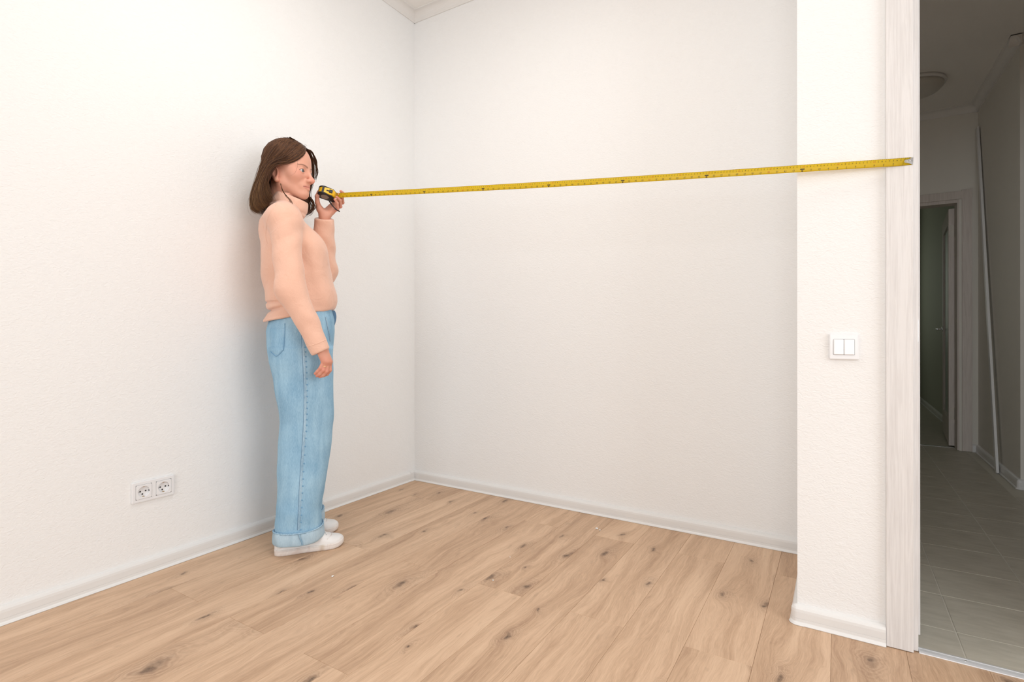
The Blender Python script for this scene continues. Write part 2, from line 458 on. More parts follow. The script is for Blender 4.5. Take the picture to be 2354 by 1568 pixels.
# local frame: x along wall (+y world), y up, z out of the wall
def plate(name, w, h, r, z0, z1, mat, parent, inset=0.004, off=(0, 0), hole=None):
    rings = []
    for s_, z in ((0, z0), (0, z1 - 0.0022), (0.0008, z1 - 0.0007), (inset * 0.6, z1)):
        rings.append([(x + off[0], y + off[1], z) for x, y in rrect(w - 2 * s_, h - 2 * s_, max(r - s_, 0.0005))])
    return link(name, loft(name, rings), mat, parent, False)
_r = [[(x, y, z) for x, y in rrect(0.152 - 2 * q, 0.081 - 2 * q, 0.004)] for q, z in ((0, 0.0005), (0, 0.0063), (0.0008, 0.0078), (0.0036, 0.0085))]
_r += [[(x, y, z) for x, y in rrect(0.1272, 0.0562, 0.001)] for z in (0.0085, 0.0005)]
link('frame', loft('frame', _r, True, False, False), M['socket'], so)
box('frame_bar', (-0.0074, -0.0285, 0.0005), (0.0074, 0.0285, 0.0085), M['socket'], so)
def socket_face(cx):
    s_ = 0.0545
    # square insert with a round well: rings from the square outline to the well floor
    n = 48; rings = []
    def sq(half, r, z):
        out = []
        for k in range(n):
            a = 2 * math.pi * (k + 0.5) / n; c, s = math.cos(a), math.sin(a); m = max(abs(c), abs(s)); e = half / m
            out.append((c * e, s * e, z))
        return out
    def ci(r, z): return [(r * math.cos(2 * math.pi * (k + 0.5) / n), r * math.sin(2 * math.pi * (k + 0.5) / n), z) for k in range(n)]
    rings = [sq(s_ / 2, 0, 0.0075), sq(s_ / 2, 0, 0.0098), sq(s_ / 2 - 0.0008, 0, 0.0105), ci(0.0222, 0.0105), ci(0.0210, 0.0104), ci(0.0202, 0.0095), ci(0.0194, 0.0007)]
    o = link('socket_insert', loft('socket_insert', rings, True, False, True), M['socket'], so); o.location = (cx, 0, 0)
    def disc(name, x, y, r, z, mat, sy=1.0):
        d = link(name, lathe(name, [(0, z), (r, z), (r, z - 0.001)], 16), mat, o); d.location = (x, y, 0); d.scale = (1, sy, 1)
    disc('pin_hole', -0.0095, 0, 0.0030, 0.0011, M['dark']); disc('pin_hole', 0.0095, 0, 0.0030, 0.0011, M['dark'])
    disc('screw_hole', -0.002, -0.0110, 0.0030, 0.0012, M['dark'])
    for sgn in (-1, 1):
        box('earth_clip', (-0.0028, sgn * 0.0187 - 0.0010, 0.001), (0.0028, sgn * 0.0187 + 0.0010, 0.0086), M['brass'], o, 0.0004)
        box('guide_slot', (sgn * 0.0193 - 0.0008, -0.0020, 0.002), (sgn * 0.0193 + 0.0008, 0.0020, 0.008), M['dark'], o)
    g = link('gap', loft('gap', [sq(s_ / 2 + 0.0008, 0, 0.00868), sq(s_ / 2 - 0.002, 0, 0.00868)], True, False, False), M['gap'], o)
socket_face(-0.0355); socket_face(0.0355)

# light switch on the pier ---------------------------------------------------
sw = empty('light_switch', (2.3007, YC, 0.8829)); sw.rotation_euler = (math.radians(90), 0, 0); sw.scale = (GS, GS, GS)
tag(sw, 'white double rocker light switch on the pier beside the doorway', 'light switch')
plate('frame', 0.081, 0.081, 0.0045, 0.0005, 0.0085, M['socket'], sw, 0.006)
plate('gap', 0.0588, 0.0506, 0.003, 0.004, 0.0088, M['gap'], sw, 0.0004, off=(0, -0.001))
for sgn in (-1, 1):
    rings = []
    for s_, z in ((0, 0.006), (0, 0.0092), (0.0009, 0.0104), (0.0022, 0.0110)):
        rr = rrect(0.0279 - 2 * s_, 0.0486 - 2 * s_, max(0.0022 - s_, 0.0004))
        rings.append([(x, y - 0.001, z + (0.0006 if y < 0 else 0.0) + (-(y - 0.012) * 0.10 if y > 0.016 and s_ > 0 else 0)) for x, y in rr])
    o = link('rocker', loft('rocker', rings), M['socket'], sw); o.location = (sgn * 0.01435, 0, 0)

# ------------------------------------------------------------------ hallway
HX1, HY1, HYC = 3.203, 2.752, 1.664      # right wall, far wall, outer corner
struct(box('wall_hall_right', (HX1, HYC, -0.05), (6.3, HY1 + 0.1, HZ + 0.05), M['wall_hall']), 'white hallway wall with the outer corner and leaning strip', 'wall')
bm = bmesh.new()
bm_box(bm, (1.6, HY1, -0.05), (2.20, HY1 + 0.10, HZ + 0.05))
bm_box(bm, (2.20, HY1, 1.96), (3.09, HY1 + 0.10, HZ + 0.05))
bm_box(bm, (3.09, HY1, -0.05), (HX1 + 0.05, HY1 + 0.10, HZ + 0.05))
struct(link('wall_hall_far', bm_mesh(bm, 'wall_hall_far'), M['wall_hall']), 'white end wall of the hallway around the far door', 'wall')
struct(box('wall_hall_left', (1.5, 0.121, -0.05), (1.6, HY1 + 0.1, HZ + 0.05), M['wall_hall']), 'plain hallway wall hidden behind the pier', 'wall')
struct(box('wall_hall_near', (1.6, 0.121, -0.05), (XC + 0.11, 0.16, HZ + 0.05), M['wall_hall']), 'plain hallway side of the room wall', 'wall')
struct(box('wall_hall_side', (6.2, YC + 0.1, -0.05), (6.3, HYC, HZ + 0.05), M['wall_hall']), 'plain wall closing the side branch of the hallway', 'wall')
struct(box('wall_hall_entry', (XR + 0.12, YC + 0.0, -0.05), (6.3, YC + 0.1, HZ + 0.05), M['wall_hall']), 'plain wall of the hallway side branch beside the room', 'wall')
bm = bmesh.new()
bm_box(bm, (1.5, 0.121, HZ), (XC + 0.11, HY1 + 0.1, HZ + 0.08)); bm_box(bm, (XC + 0.11, YC + 0.10, HZ), (6.3, HY1 + 0.1, HZ + 0.08))
struct(link('ceiling_hall', bm_mesh(bm, 'ceiling_hall'), M['ceiling']), 'dim smooth ceiling of the hallway with a round lamp', 'ceiling')
bm = bmesh.new()
bm_box(bm, (1.6, 0.13, -0.03), (XC + 0.11, 6.4, -0.0015)); bm_box(bm, (XC + 0.11, YC + 0.02, -0.03), (6.3, 6.4, -0.0015))
hfl = struct(link('floor_hall', bm_mesh(bm, 'floor_hall'), M['grout']), 'grey beige square tiled hallway floor', 'floor')
TX, TY, TP = 2.598, 0.130, 0.2672
bmt = bmesh.new(); g = 0.0016; c = 0.0012
def ring_t(s, z): return [bmt.verts.new((x, y, z)) for x, y in ((s, s), (TP - s, s), (TP - s, TP - s), (s, TP - s))]
r0, r1, r2 = ring_t(g, -0.006), ring_t(g, -0.0008), ring_t(g + c, 0)
for A, B in ((r0, r1), (r1, r2)):
    for j in range(4): bmt.faces.new((A[j], A[(j + 1) % 4], B[(j + 1) % 4], B[j]))
bmt.faces.new(r2); tme = bm_mesh(bmt, 'tile'); tme.materials.append(M['tile'])
for i in range(-2, 5):
    for j in range(-2, 15):
        x, y = TX + TP * i, TY + TP * j
        if y < YC + 0.03 - 0.16 or y + TP > HY1 + 0.09 or x < 2.28: continue
        if x + TP > HX1 + 0.02 and y + TP > HYC: continue
        if y < YC + 0.02:
            continue
        o = link('tile', tme, None, hfl); o.location = (x, y, 0)
# cut row of tiles at the threshold
cut = TY + TP * -2
if cut > YC + 0.03:
    for i in range(-1, 5):
        me = tme.copy()
        for v in me.vertices: v.co.y *= (cut - (YC + 0.032)) / TP
        o = link('tile', me, None, hfl); o.location = (TX + TP * i, YC + 0.032, 0)

def hskirt(name, path, label): return skirt(name, path, label, 'plastic')
sh1 = hskirt('baseboard_hall_right', [((HX1, HY1, 0), (-1, 0)), ((HX1, HYC, 0), (-1, 0))], 'white skirting along the hallway wall behind the leaning strip')
for a in (0,):
    link('corner_cap', prism_mesh('corner_cap', [(d * 1.06 + 0.0006, z * 1.02) for d, z in SK],
         [((HX1, HYC, 0), (math.cos(q), math.sin(q))) for q in [math.radians(180 + 90 * t / 6) for t in range(7)]]), M['plastic'], sh1)
hskirt('baseboard_hall_corner', [((HX1, HYC, 0), (0, -1)), ((6.2, HYC, 0), (0, -1))], 'white skirting on the wall face beyond the hallway corner')
hskirt('baseboard_hall_far', [((3.166, HY1, 0), (0, -1)), ((HX1, HY1, 0), (0, -1))], 'tiny white skirting piece beside the far door casing')
cz = HZ - CH
cornice('trim_4', [((1.6, HY1, cz), (0, -1)), ((HX1, HY1, cz), (0, -1))], 'white cornice above the far hallway door')
cornice('trim_5', [((HX1, HY1, cz), (-1, 0)), ((HX1, HYC - 0.05, cz), (-1, 0))], 'white cornice above the leaning strip wall')
cornice('trim_6', [((HX1 - 0.05, HYC, cz), (0, -1)), ((6.2, HYC, cz), (0, -1))], 'white cornice on the wall face beyond the hallway corner')

# far door frame, leaf
fd = empty('door_2', (3.09, HY1, 0)); struct(fd, 'pale laminate door standing open at the end of the hallway', 'door')
def fbox(n, lo, hi, m='laminate_hall', bev=0.0015, par=None):
    lo = (lo[0] - 3.09, lo[1] - HY1, lo[2]); hi = (hi[0] - 3.09, hi[1] - HY1, hi[2])
    return box(n, lo, hi, M[m], par or fd, bev)
fbox('casing', (3.106, HY1 - 0.014, 0.002), (3.166, HY1, 1.962))
fbox('casing', (2.14, HY1 - 0.013, 1.950), (3.106, HY1, 2.012))
fbox('casing', (3.104, HY1 - 0.0145, 1.955), (3.168, HY1, 2.022))
fbox('casing', (2.13, HY1 - 0.014, 0.002), (2.19, HY1, 1.96))
fbox('jamb', (3.078, HY1 + 0.001, 0.002), (3.105, HY1 + 0.115, 1.96))
fbox('jamb', (2.19, HY1 + 0.001, 0.002), (2.215, HY1 + 0.115, 1.96))
fbox('jamb', (2.215, HY1 + 0.001, 1.925), (3.078, HY1 + 0.115, 1.96))
fbox('threshold', (2.215, HY1 + 0.09, 0.0), (3.07, HY1 + 0.125, 0.004), 'steel', 0.0008)
# leaf stands open into the far room (frame of stiles and rails around frosted glass)
leaf = empty('leaf', (3.062 - 3.09, 0.125, 0)); leaf.parent = fd; leaf.rotation_euler = (0, 0, math.radians(-4.8))
LW, LH, LT = 0.80, 1.905, 0.038
def lbox(n, y0, y1, z0, z1, m='laminate_hall', x0=-LT / 2, x1=LT / 2): return box(n, (x0, y0, z0), (x1, y1, z1), M[m], leaf, 0.0015)
lbox('stile', 0.0, 0.11, 0.012, LH); lbox('stile', LW - 0.11, LW, 0.012, LH)
lbox('rail', 0.11, LW - 0.11, 0.012, 0.22); lbox('rail', 0.11, LW - 0.11, LH - 0.11, LH)
kf = NT('frosted_glass'); kf.set((0.80, 0.90, 0.82), 0.45); kf.b.inputs['Transmission Weight'].default_value = 0.55
M['frost'] = kf.m
lbox('frosted_pane', 0.11, LW - 0.11, 0.22, LH - 0.11, 'frost', -0.004, 0.004)
for sgn in (-1, 1):
    h0 = link('lever', lathe('lever', [(0.0, 0), (0.024, 0), (0.024, 0.006), (0.009, 0.008), (0.008, 0.045), (0.0, 0.046)], 20), M['steel'], leaf)
    h0.rotation_euler = (0, math.radians(90 * sgn), 0); h0.location = (sgn * LT / 2, LW - 0.055, 0.945)
    box('lever_arm', (sgn * (LT / 2 + 0.045) - 0.007, LW - 0.165, 0.937), (sgn * (LT / 2 + 0.045) + 0.007, LW - 0.048, 0.953), M['steel'], leaf, 0.005)
for hz in (0.22, 1.68):
    hg = link('hinge', lathe('hinge', [(0, 0), (0.007, 0), (0.007, 0.095), (0, 0.095)], 12), M['steel'], leaf); hg.location = (LT / 2 + 0.004, -0.006, hz)
    box('hinge_plate', (-LT / 2 + 0.006, -0.002, hz), (LT / 2, 0.0005, hz + 0.095), M['hinge'], leaf)
# far room shell
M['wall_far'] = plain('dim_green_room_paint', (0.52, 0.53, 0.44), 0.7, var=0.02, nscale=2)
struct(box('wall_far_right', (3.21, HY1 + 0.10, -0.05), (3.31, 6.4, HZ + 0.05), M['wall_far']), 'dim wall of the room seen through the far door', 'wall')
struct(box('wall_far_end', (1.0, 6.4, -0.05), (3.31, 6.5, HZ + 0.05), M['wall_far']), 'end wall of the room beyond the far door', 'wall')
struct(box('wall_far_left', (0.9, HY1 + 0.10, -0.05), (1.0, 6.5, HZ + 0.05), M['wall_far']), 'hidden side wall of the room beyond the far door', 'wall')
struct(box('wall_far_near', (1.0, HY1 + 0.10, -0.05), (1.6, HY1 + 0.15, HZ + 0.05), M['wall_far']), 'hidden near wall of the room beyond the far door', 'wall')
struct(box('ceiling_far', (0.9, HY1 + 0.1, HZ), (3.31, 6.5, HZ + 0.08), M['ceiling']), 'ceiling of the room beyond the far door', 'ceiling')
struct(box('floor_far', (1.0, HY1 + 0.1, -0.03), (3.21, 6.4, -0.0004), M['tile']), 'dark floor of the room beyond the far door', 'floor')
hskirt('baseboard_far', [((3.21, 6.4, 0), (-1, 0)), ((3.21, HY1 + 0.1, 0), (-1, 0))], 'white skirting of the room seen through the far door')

# unseen ceiling lamp, lit, added to even out the light on the walls
rl_ = empty('ceiling_lamp', (1.15, -1.3, ZC)); tag(rl_, 'unseen round ceiling lamp added to even out the room light', 'lamp')
M['lamp_glow'] = plain('lit_opal_plastic', (0.9, 0.88, 0.84), 0.4, var=0.01)
_pb = M['lamp_glow'].node_tree.nodes['Principled BSDF']; _pb.inputs['Emission Color'].default_value = (1, 0.95, 0.88, 1); _pb.inputs['Emission Strength'].default_value = 2.0
link('base', lathe('base', [(0, -0.001), (0.295, -0.001), (0.30, -0.012), (0.295, -0.022), (0, -0.022)], 48), M['plastic'], rl_, True)
link('diffuser', lathe('diffuser', [(0.286, -0.022), (0.282, -0.04), (0.26, -0.062), (0.15, -0.075), (0.05, -0.078), (0.0, -0.079)], 48), M['lamp_glow'], rl_, True)
rlL = bpy.data.lights.new('room_fill_light', 'AREA'); rlL.shape = 'DISK'; rlL.size = 0.56; rlL.energy = 17; rlL.color = (1.0, 0.975, 0.945)
_o = bpy.data.objects.new('room_fill_light', rlL); COL.objects.link(_o); _o.parent = rl_; _o.location = (0, 0, -0.085)
# hall ceiling lamp (switched off)
lamp = empty('ceiling_lamp', (2.735, 2.09, HZ)); tag(lamp, 'round flush ceiling lamp switched off in the dim hallway', 'lamp')
M['opal'] = plain('opal_plastic', (0.60, 0.57, 0.52), 0.3, var=0.01)
link('base', lathe('base', [(0, -0.001), (0.185, -0.001), (0.19, -0.012), (0.185, -0.022), (0, -0.022)], 48), M['plastic'], lamp, True)
link('diffuser', lathe('diffuser', [(0.176, -0.022), (0.172, -0.04), (0.15, -0.062), (0.10, -0.08), (0.05, -0.088), (0.0, -0.09)], 48), M['opal'], lamp, True)

# spare strip leaning on the hall wall
def bar_between(name, a, b, w, t, mat, parent=None, up=(1, 0, 0)):
    a, b = Vector(a), Vector(b); d = (b - a); L = d.length; d.normalize(); n = Vector(up); n = (n - d * n.dot(d)).normalized(); s = d.cross(n)
    bm = bmesh.new(); bm_box(bm, (-w / 2, -t / 2, 0), (w / 2, t / 2, L))
    bmesh.ops.bevel(bm, geom=bm.edges[:], offset=min(w, t) * 0.2, segments=2, affect='EDGES')
    bm.transform(Matrix(((s.x, n.x, d.x, a.x), (s.y, n.y, d.y, a.y), (s.z, n.z, d.z, a.z), (0, 0, 0, 1))))
    return link(name, bm_mesh(bm, name), mat, parent)
o = bar_between('moulding_strip', (HX1 - 0.030, 2.045, 0.001), (HX1 - 0.0115, 2.70, 2.47), 0.046, 0.014, M['plastic'])
tag(o, 'long white moulding strip leaning against the hallway wall', 'strip')

# crumbs of plaster on the planks
M['plaster'] = plain('plaster', (0.85, 0.84, 0.82), 0.8)
rg = np.random.default_rng(5)
for cx, cy, s, lab_ in ((0.640, -1.145, 0.0055, 'white plaster crumb on the planks in front of her white sneakers'),
        (1.31, -0.185, 0.0075, 'largest white plaster crumb on the floor near the back wall skirting'), (1.33, -0.196, 0.005, 'smaller plaster crumb touching the largest one near the back skirting'),
        (1.18, -0.86, 0.0038, 'tiny plaster speck alone on the open middle of the oak floor'), (1.125, -0.655, 0.003, 'tiniest plaster speck between the middle of the floor and the back wall')):
    bm = bmesh.new(); bmesh.ops.create_icosphere(bm, subdivisions=1, radius=s)
    for v in bm.verts: v.co *= float(rg.uniform(0.6, 1.25)); v.co.z *= 0.5
    zmin = min(v.co.z for v in bm.verts)
    for v in bm.verts: v.co.z -= zmin
    o = link('plaster_crumb', bm_mesh(bm, 'plaster_crumb'), M['plaster']); o.location = (cx, cy, 0.0)
    tag(o, lab_, 'crumb', 'plaster crumbs on the floor')

# ------------------------------------------------------------------ SDF toolkit for the figure
f32 = np.float32
def grid(lo, hi, h):
    lo = np.array(lo, f32); hi = np.array(hi, f32); n = np.ceil((hi - lo) / h).astype(int) + 1
    X = (lo[0] + h * np.arange(n[0], dtype=f32))[:, None, None]
    Y = (lo[1] + h * np.arange(n[1], dtype=f32))[None, :, None]
    Z = (lo[2] + h * np.arange(n[2], dtype=f32))[None, None, :]
    return X, Y, Z
def smin(a, b, k):
    if k <= 0: return np.minimum(a, b)
    h = np.maximum(k - np.abs(a - b), 0) / k
    return np.minimum(a, b) - h * h * (k * 0.25)
def smax(a, b, k): return -smin(-a, -b, k)
def sph(G, c, r):
    X, Y, Z = G; return np.sqrt((X - f32(c[0])) ** 2 + (Y - f32(c[1])) ** 2 + (Z - f32(c[2])) ** 2) - f32(r)
def ell(G, c, r, R=None):
    X, Y, Z = G; x, y, z = X - f32(c[0]), Y - f32(c[1]), Z - f32(c[2])
    if R is not None:
        R = np.asarray(R, f32); x, y, z = (R[0, 0] * x + R[1, 0] * y + R[2, 0] * z, R[0, 1] * x + R[1, 1] * y + R[2, 1] * z, R[0, 2] * x + R[1, 2] * y + R[2, 2] * z)
    k0 = np.sqrt((x / f32(r[0])) ** 2 + (y / f32(r[1])) ** 2 + (z / f32(r[2])) ** 2)
    k1 = np.sqrt((x / f32(r[0] ** 2)) ** 2 + (y / f32(r[1] ** 2)) ** 2 + (z / f32(r[2] ** 2)) ** 2) + f32(1e-9)
    return k0 * (k0 - 1) / k1
def cone(G, a, b, ra, rb):
    """capsule with linearly changing radius"""
    X, Y, Z = G; a = np.array(a, f32); b = np.array(b, f32); d = b - a; L2 = float(d @ d) + 1e-12
    x, y, z = X - a[0], Y - a[1], Z - a[2]
    t = np.clip((x * d[0] + y * d[1] + z * d[2]) / f32(L2), 0, 1)
    return np.sqrt((x - t * d[0]) ** 2 + (y - t * d[1]) ** 2 + (z - t * d[2]) ** 2) - (f32(ra) + t * f32(rb - ra))
def chain(G, pts, rs, k=0.004):
    s = None
    for i in range(len(pts) - 1):
        c = cone(G, pts[i], pts[i + 1], rs[i], rs[i + 1]); s = c if s is None else smin(s, c, k)
    return s
def loftz(G, tab, cy=0.0, p=2.0):
    """vertical tube: tab rows (z, xback, xfront, halfwidth); superellipse exponent p"""
    X, Y, Z = G; t = np.array(sorted(tab), f32); z = Z[0, 0, :]
    b = np.interp(z, t[:, 0], t[:, 1]).astype(f32)[None, None, :]; fr = np.interp(z, t[:, 0], t[:, 2]).astype(f32)[None, None, :]
    w = np.interp(z, t[:, 0], t[:, 3]).astype(f32)[None, None, :]
    cyz = np.interp(z, t[:, 0], t[:, 4]).astype(f32)[None, None, :] if t.shape[1] > 4 else f32(cy)
    cx = (b + fr) / 2; rx = (fr - b) / 2
    u = np.abs((X - cx) / rx); v = np.abs((Y - cyz) / w)
    q = (u ** f32(p) + v ** f32(p)) ** f32(1 / p)
    return (q - 1) * np.minimum(rx, w)
def nets(vals, lo, h, smooth=2, lam=0.5):
    """surface nets: numpy verts, quads of the zero level (negative inside)"""
    S = vals < 0
    nx, ny, nz = vals.shape
    cnt = np.zeros((nx - 1, ny - 1, nz - 1), np.int8)
    for dx in (0, 1):
        for dy in (0, 1):
            for dz in (0, 1): cnt += S[dx:nx - 1 + dx, dy:ny - 1 + dy, dz:nz - 1 + dz]
    act = (cnt > 0) & (cnt < 8)
    ids = np.full(act.shape, -1, np.int32); I, J, K = np.nonzero(act); ids[I, J, K] = np.arange(len(I))
    P = np.zeros((len(I), 3)); N = np.zeros(len(I))
    cor = [(0, 0, 0), (1, 0, 0), (0, 1, 0), (1, 1, 0), (0, 0, 1), (1, 0, 1), (0, 1, 1), (1, 1, 1)]
    cv = [vals[I + a, J + b, K + c] for a, b, c in cor]
    for i in range(8):
        for ax, st in ((0, 1), (1, 2), (2, 4)):
            if i & st: continue
            j = i | st; va, vb = cv[i], cv[j]; m = (va < 0) != (vb < 0)
            t = np.where(m, va / np.where(m, va - vb, 1), 0)
            for q in range(3): P[:, q] += m * (cor[i][q] + (t if q == ax else 0))
            N += m
    P /= N[:, None]; V = (P + np.stack([I, J, K], 1)) * h + np.array(lo)
    Q = []
    for ax in range(3):
        sl0 = [slice(1, -1)] * 3; sl1 = [slice(1, -1)] * 3
        sl0[ax] = slice(0, -1); sl1[ax] = slice(1, None)
        a, b = S[tuple(sl0)], S[tuple(sl1)]
        for flip in (0, 1):
            m = (a & ~b) if flip == 0 else (~a & b)
            e = np.stack(np.nonzero(m), 1)
            for q in range(3):
                if q != ax: e[:, q] += 1
            o1, o2 = [(1, 2), (2, 0), (0, 1)][ax]
            def cell(d1, d2):
                c = e.copy(); c[:, o1] -= d1; c[:, o2] -= d2; return ids[c[:, 0], c[:, 1], c[:, 2]]
            q4 = np.stack([cell(1, 1), cell(0, 1), cell(0, 0), cell(1, 0)], 1)
            Q.append(q4 if flip == 0 else q4[:, ::-1])
    Q = np.concatenate(Q); Q = Q[(Q >= 0).all(1)]
    for _ in range(smooth):
        A = np.zeros_like(V); C = np.zeros(len(V))
        for i in range(4):
            a, b = Q[:, i], Q[:, (i + 1) % 4]
            for q in range(3):
                A[:, q] += np.bincount(a, V[b, q], len(V)) + np.bincount(b, V[a, q], len(V))
            C += np.bincount(a, minlength=len(V)) + np.bincount(b, minlength=len(V))
        V = V + lam * (A / np.maximum(C, 1)[:, None] - V)
    return V, Q
def bake(fn, lo, hi, h, smooth=2):
    G = grid(lo, hi, h); v = np.broadcast_to(fn(G), (G[0].shape[0], G[1].shape[1], G[2].shape[2]))
    return nets(v, lo, h, smooth)
def merge(parts):
    V = []; F = []; n = 0
    for v, f in parts: V.append(v); F.append(f + n); n += len(v)
    return np.concatenate(V), np.concatenate(F)
def catmull(P, n):
    P = np.asarray(P, float); P = np.vstack([2 * P[0] - P[1], P, 2 * P[-1] - P[-2]])
    t = np.linspace(0, len(P) - 3 - 1e-6, n); i = t.astype(int); u = (t - i)[:, None]
    p0, p1, p2, p3 = P[i], P[i + 1], P[i + 2], P[i + 3]
    return 0.5 * (2 * p1 + (p2 - p0) * u + (2 * p0 - 5 * p1 + 4 * p2 - p3) * u ** 2 + (3 * p1 - p0 - 3 * p2 + p3) * u ** 3)
def tubes(paths, rads, sides=5, flat=1.0, outward=None):
    """many tapered tubes as one quad mesh; paths (m,n,3), rads (m,n)"""
    paths = np.asarray(paths, float); rads = np.asarray(rads, float); m, n, _ = paths.shape
    T = np.gradient(paths, axis=1); T /= np.linalg.norm(T, axis=2, keepdims=True) + 1e-12
    ref = np.zeros_like(T); ref[..., 2] = 1.0
    if outward is not None: ref = paths - np.asarray(outward)
    ref = ref - T * (ref * T).sum(2, keepdims=True)
    bad = np.linalg.norm(ref, axis=2) < 1e-6; ref[bad] = (1, 0, 0)
    N = ref / (np.linalg.norm(ref, axis=2, keepdims=True) + 1e-12); B = np.cross(T, N)
    a = 2 * np.pi * np.arange(sides) / sides
    V = paths[:, :, None, :] + rads[:, :, None, None] * (np.cos(a)[None, None, :, None] * N[:, :, None, :] * flat + np.sin(a)[None, None, :, None] * B[:, :, None, :])
    V = V.reshape(-1, 3)
    base = (np.arange(m)[:, None, None] * n + np.arange(n - 1)[None, :, None]) * sides; k = np.arange(sides)[None, None, :]; k2 = (k + 1) % sides
    F = np.stack([base + k, base + k2, base + sides + k2, base + sides + k], -1).reshape(-1, 4)
    return V, F

# ------------------------------------------------------------------ the person
PO = (0.27, -0.968, 0.0); FX, FY = 0.573, 0.820
PYAW = math.atan2(FY, FX)
person = empty('person', PO, PYAW)
tag(person, 'woman in peach turtleneck and light blue jeans holding a tape measure', 'person')
# local frame: x forward, y to her left (away from the camera), z up
TH = math.radians(32)                                    # head turned towards the room
H0 = np.array([-0.087, 0.0, 1.650]); HS = 1.075
hf = np.array([math.cos(TH), -math.sin(TH), 0]); hs = np.array([math.sin(TH), math.cos(TH), 0]); hu = np.array([0, 0, 1.0])
PIT = math.radians(-2.0)
hf, hu = hf * math.cos(PIT) + hu * math.sin(PIT), hu * math.cos(PIT) - hf * math.sin(PIT)
HM = np.stack([hf, hs, hu], 1)
def head2loc(v): return (np.asarray(v) * HS) @ HM.T + H0
def loc2head(v): return ((np.asarray(v) - H0) @ HM) / HS

# materials of the figure
def skin_mat():
    k = NT('skin'); at = k.n('ShaderNodeAttribute', attribute_name='tint')
    n = k.noise(k.coord(), 60, 3)
    c = k.mix(k.math('MULTIPLY', n, 0.15), at.outputs['Color'], (0.60, 0.23, 0.16))
    k.set(c, 0.48, 0, 0.35)
    k.b.inputs['Subsurface Weight'].default_value = 0.12; k.b.inputs['Subsurface Radius'].default_value = (0.012, 0.004, 0.002)
    k.b.inputs['Subsurface Scale'].default_value = 0.6
    k.bump(k.noise(k.coord(), 500, 2), 0.05, 0.0004); return k.m
def hair_mat():
    k = NT('brown_hair'); at = k.n('ShaderNodeAttribute', attribute_name='tint')
    n = k.noise(k.coord(), 90, 2)
    c = k.mix(k.math('MULTIPLY', n, 0.4), at.outputs['Color'], (0.035, 0.018, 0.012))
    k.set(c, 0.50, 0, 0.22); return k.m
def fleece_mat():
    k = NT('peach_fleece'); v = k.coord()
    n1 = k.noise(v, 420, 3, 0.6); n2 = k.noise(v, 9, 3)
    c = k.ramp(k.math('ADD', k.math('MULTIPLY', n1, 0.5), k.math('MULTIPLY', n2, 0.5)), [(0.35, (0.80, 0.478, 0.355)), (0.65, (0.875, 0.548, 0.420))])
    k.set(c, 0.92, 0, 0.15)
    k.b.inputs['Sheen Weight'].default_value = 0.35; k.b.inputs['Sheen Roughness'].default_value = 0.5
    wr = k.noise(v, 14, 3, 0.55, 1.2); k.bump(k.math('ADD', k.math('MULTIPLY', n1, 0.12), wr), 0.55, 0.010); return k.m
def denim_mat(name, a, b):
    k = NT(name)
    v = k.coord('Object', (1, 1, 0.16)); v2 = k.coord('Object', (1, 1, 1))
    n1 = k.noise(v, 520, 3, 0.65); n2 = k.noise(v, 36, 3, 0.55, 0.5); n3 = k.noise(v2, 7, 3)
    f = k.math('ADD', k.math('MULTIPLY', n1, 0.45), k.math('ADD', k.math('MULTIPLY', n2, 0.35), k.math('MULTIPLY', n3, 0.35)))
    k.set(k.ramp(f, [(0.40, a), (0.72, b)]), 0.88, 0, 0.15); k.bump(n1, 0.35, 0.0008); return k.m
M['skin'] = skin_mat(); M['hair'] = hair_mat(); M['fleece'] = fleece_mat()
M['denim'] = denim_mat('light_blue_denim', (0.185, 0.36, 0.535), (0.385, 0.595, 0.745))
M['denim_in'] = denim_mat('pale_inner_denim', (0.33, 0.47, 0.58), (0.50, 0.64, 0.73))
M['denim_seam'] = denim_mat('worn_denim_seam', (0.13, 0.27, 0.42), (0.45, 0.62, 0.74))
M['pucker'] = plain('dark_denim_pucker', (0.17, 0.345, 0.53), 0.9)
M['stitch'] = plain('blue_stitching', (0.10, 0.20, 0.33), 0.9)
M['eye_white'] = None

SKIN = np.array([0.74, 0.385, 0.275]); 
def vtint(me, cols):
    at = me.color_attributes.new('tint', 'FLOAT_COLOR', 'POINT')
    c = np.ones((len(me.vertices), 4), f32); c[:, :3] = cols; at.data.foreach_set('color', c.ravel())
def gauss(P, c, r):
    d = (P - np.array(c)) / np.array(r); return np.exp(-(d * d).sum(1))

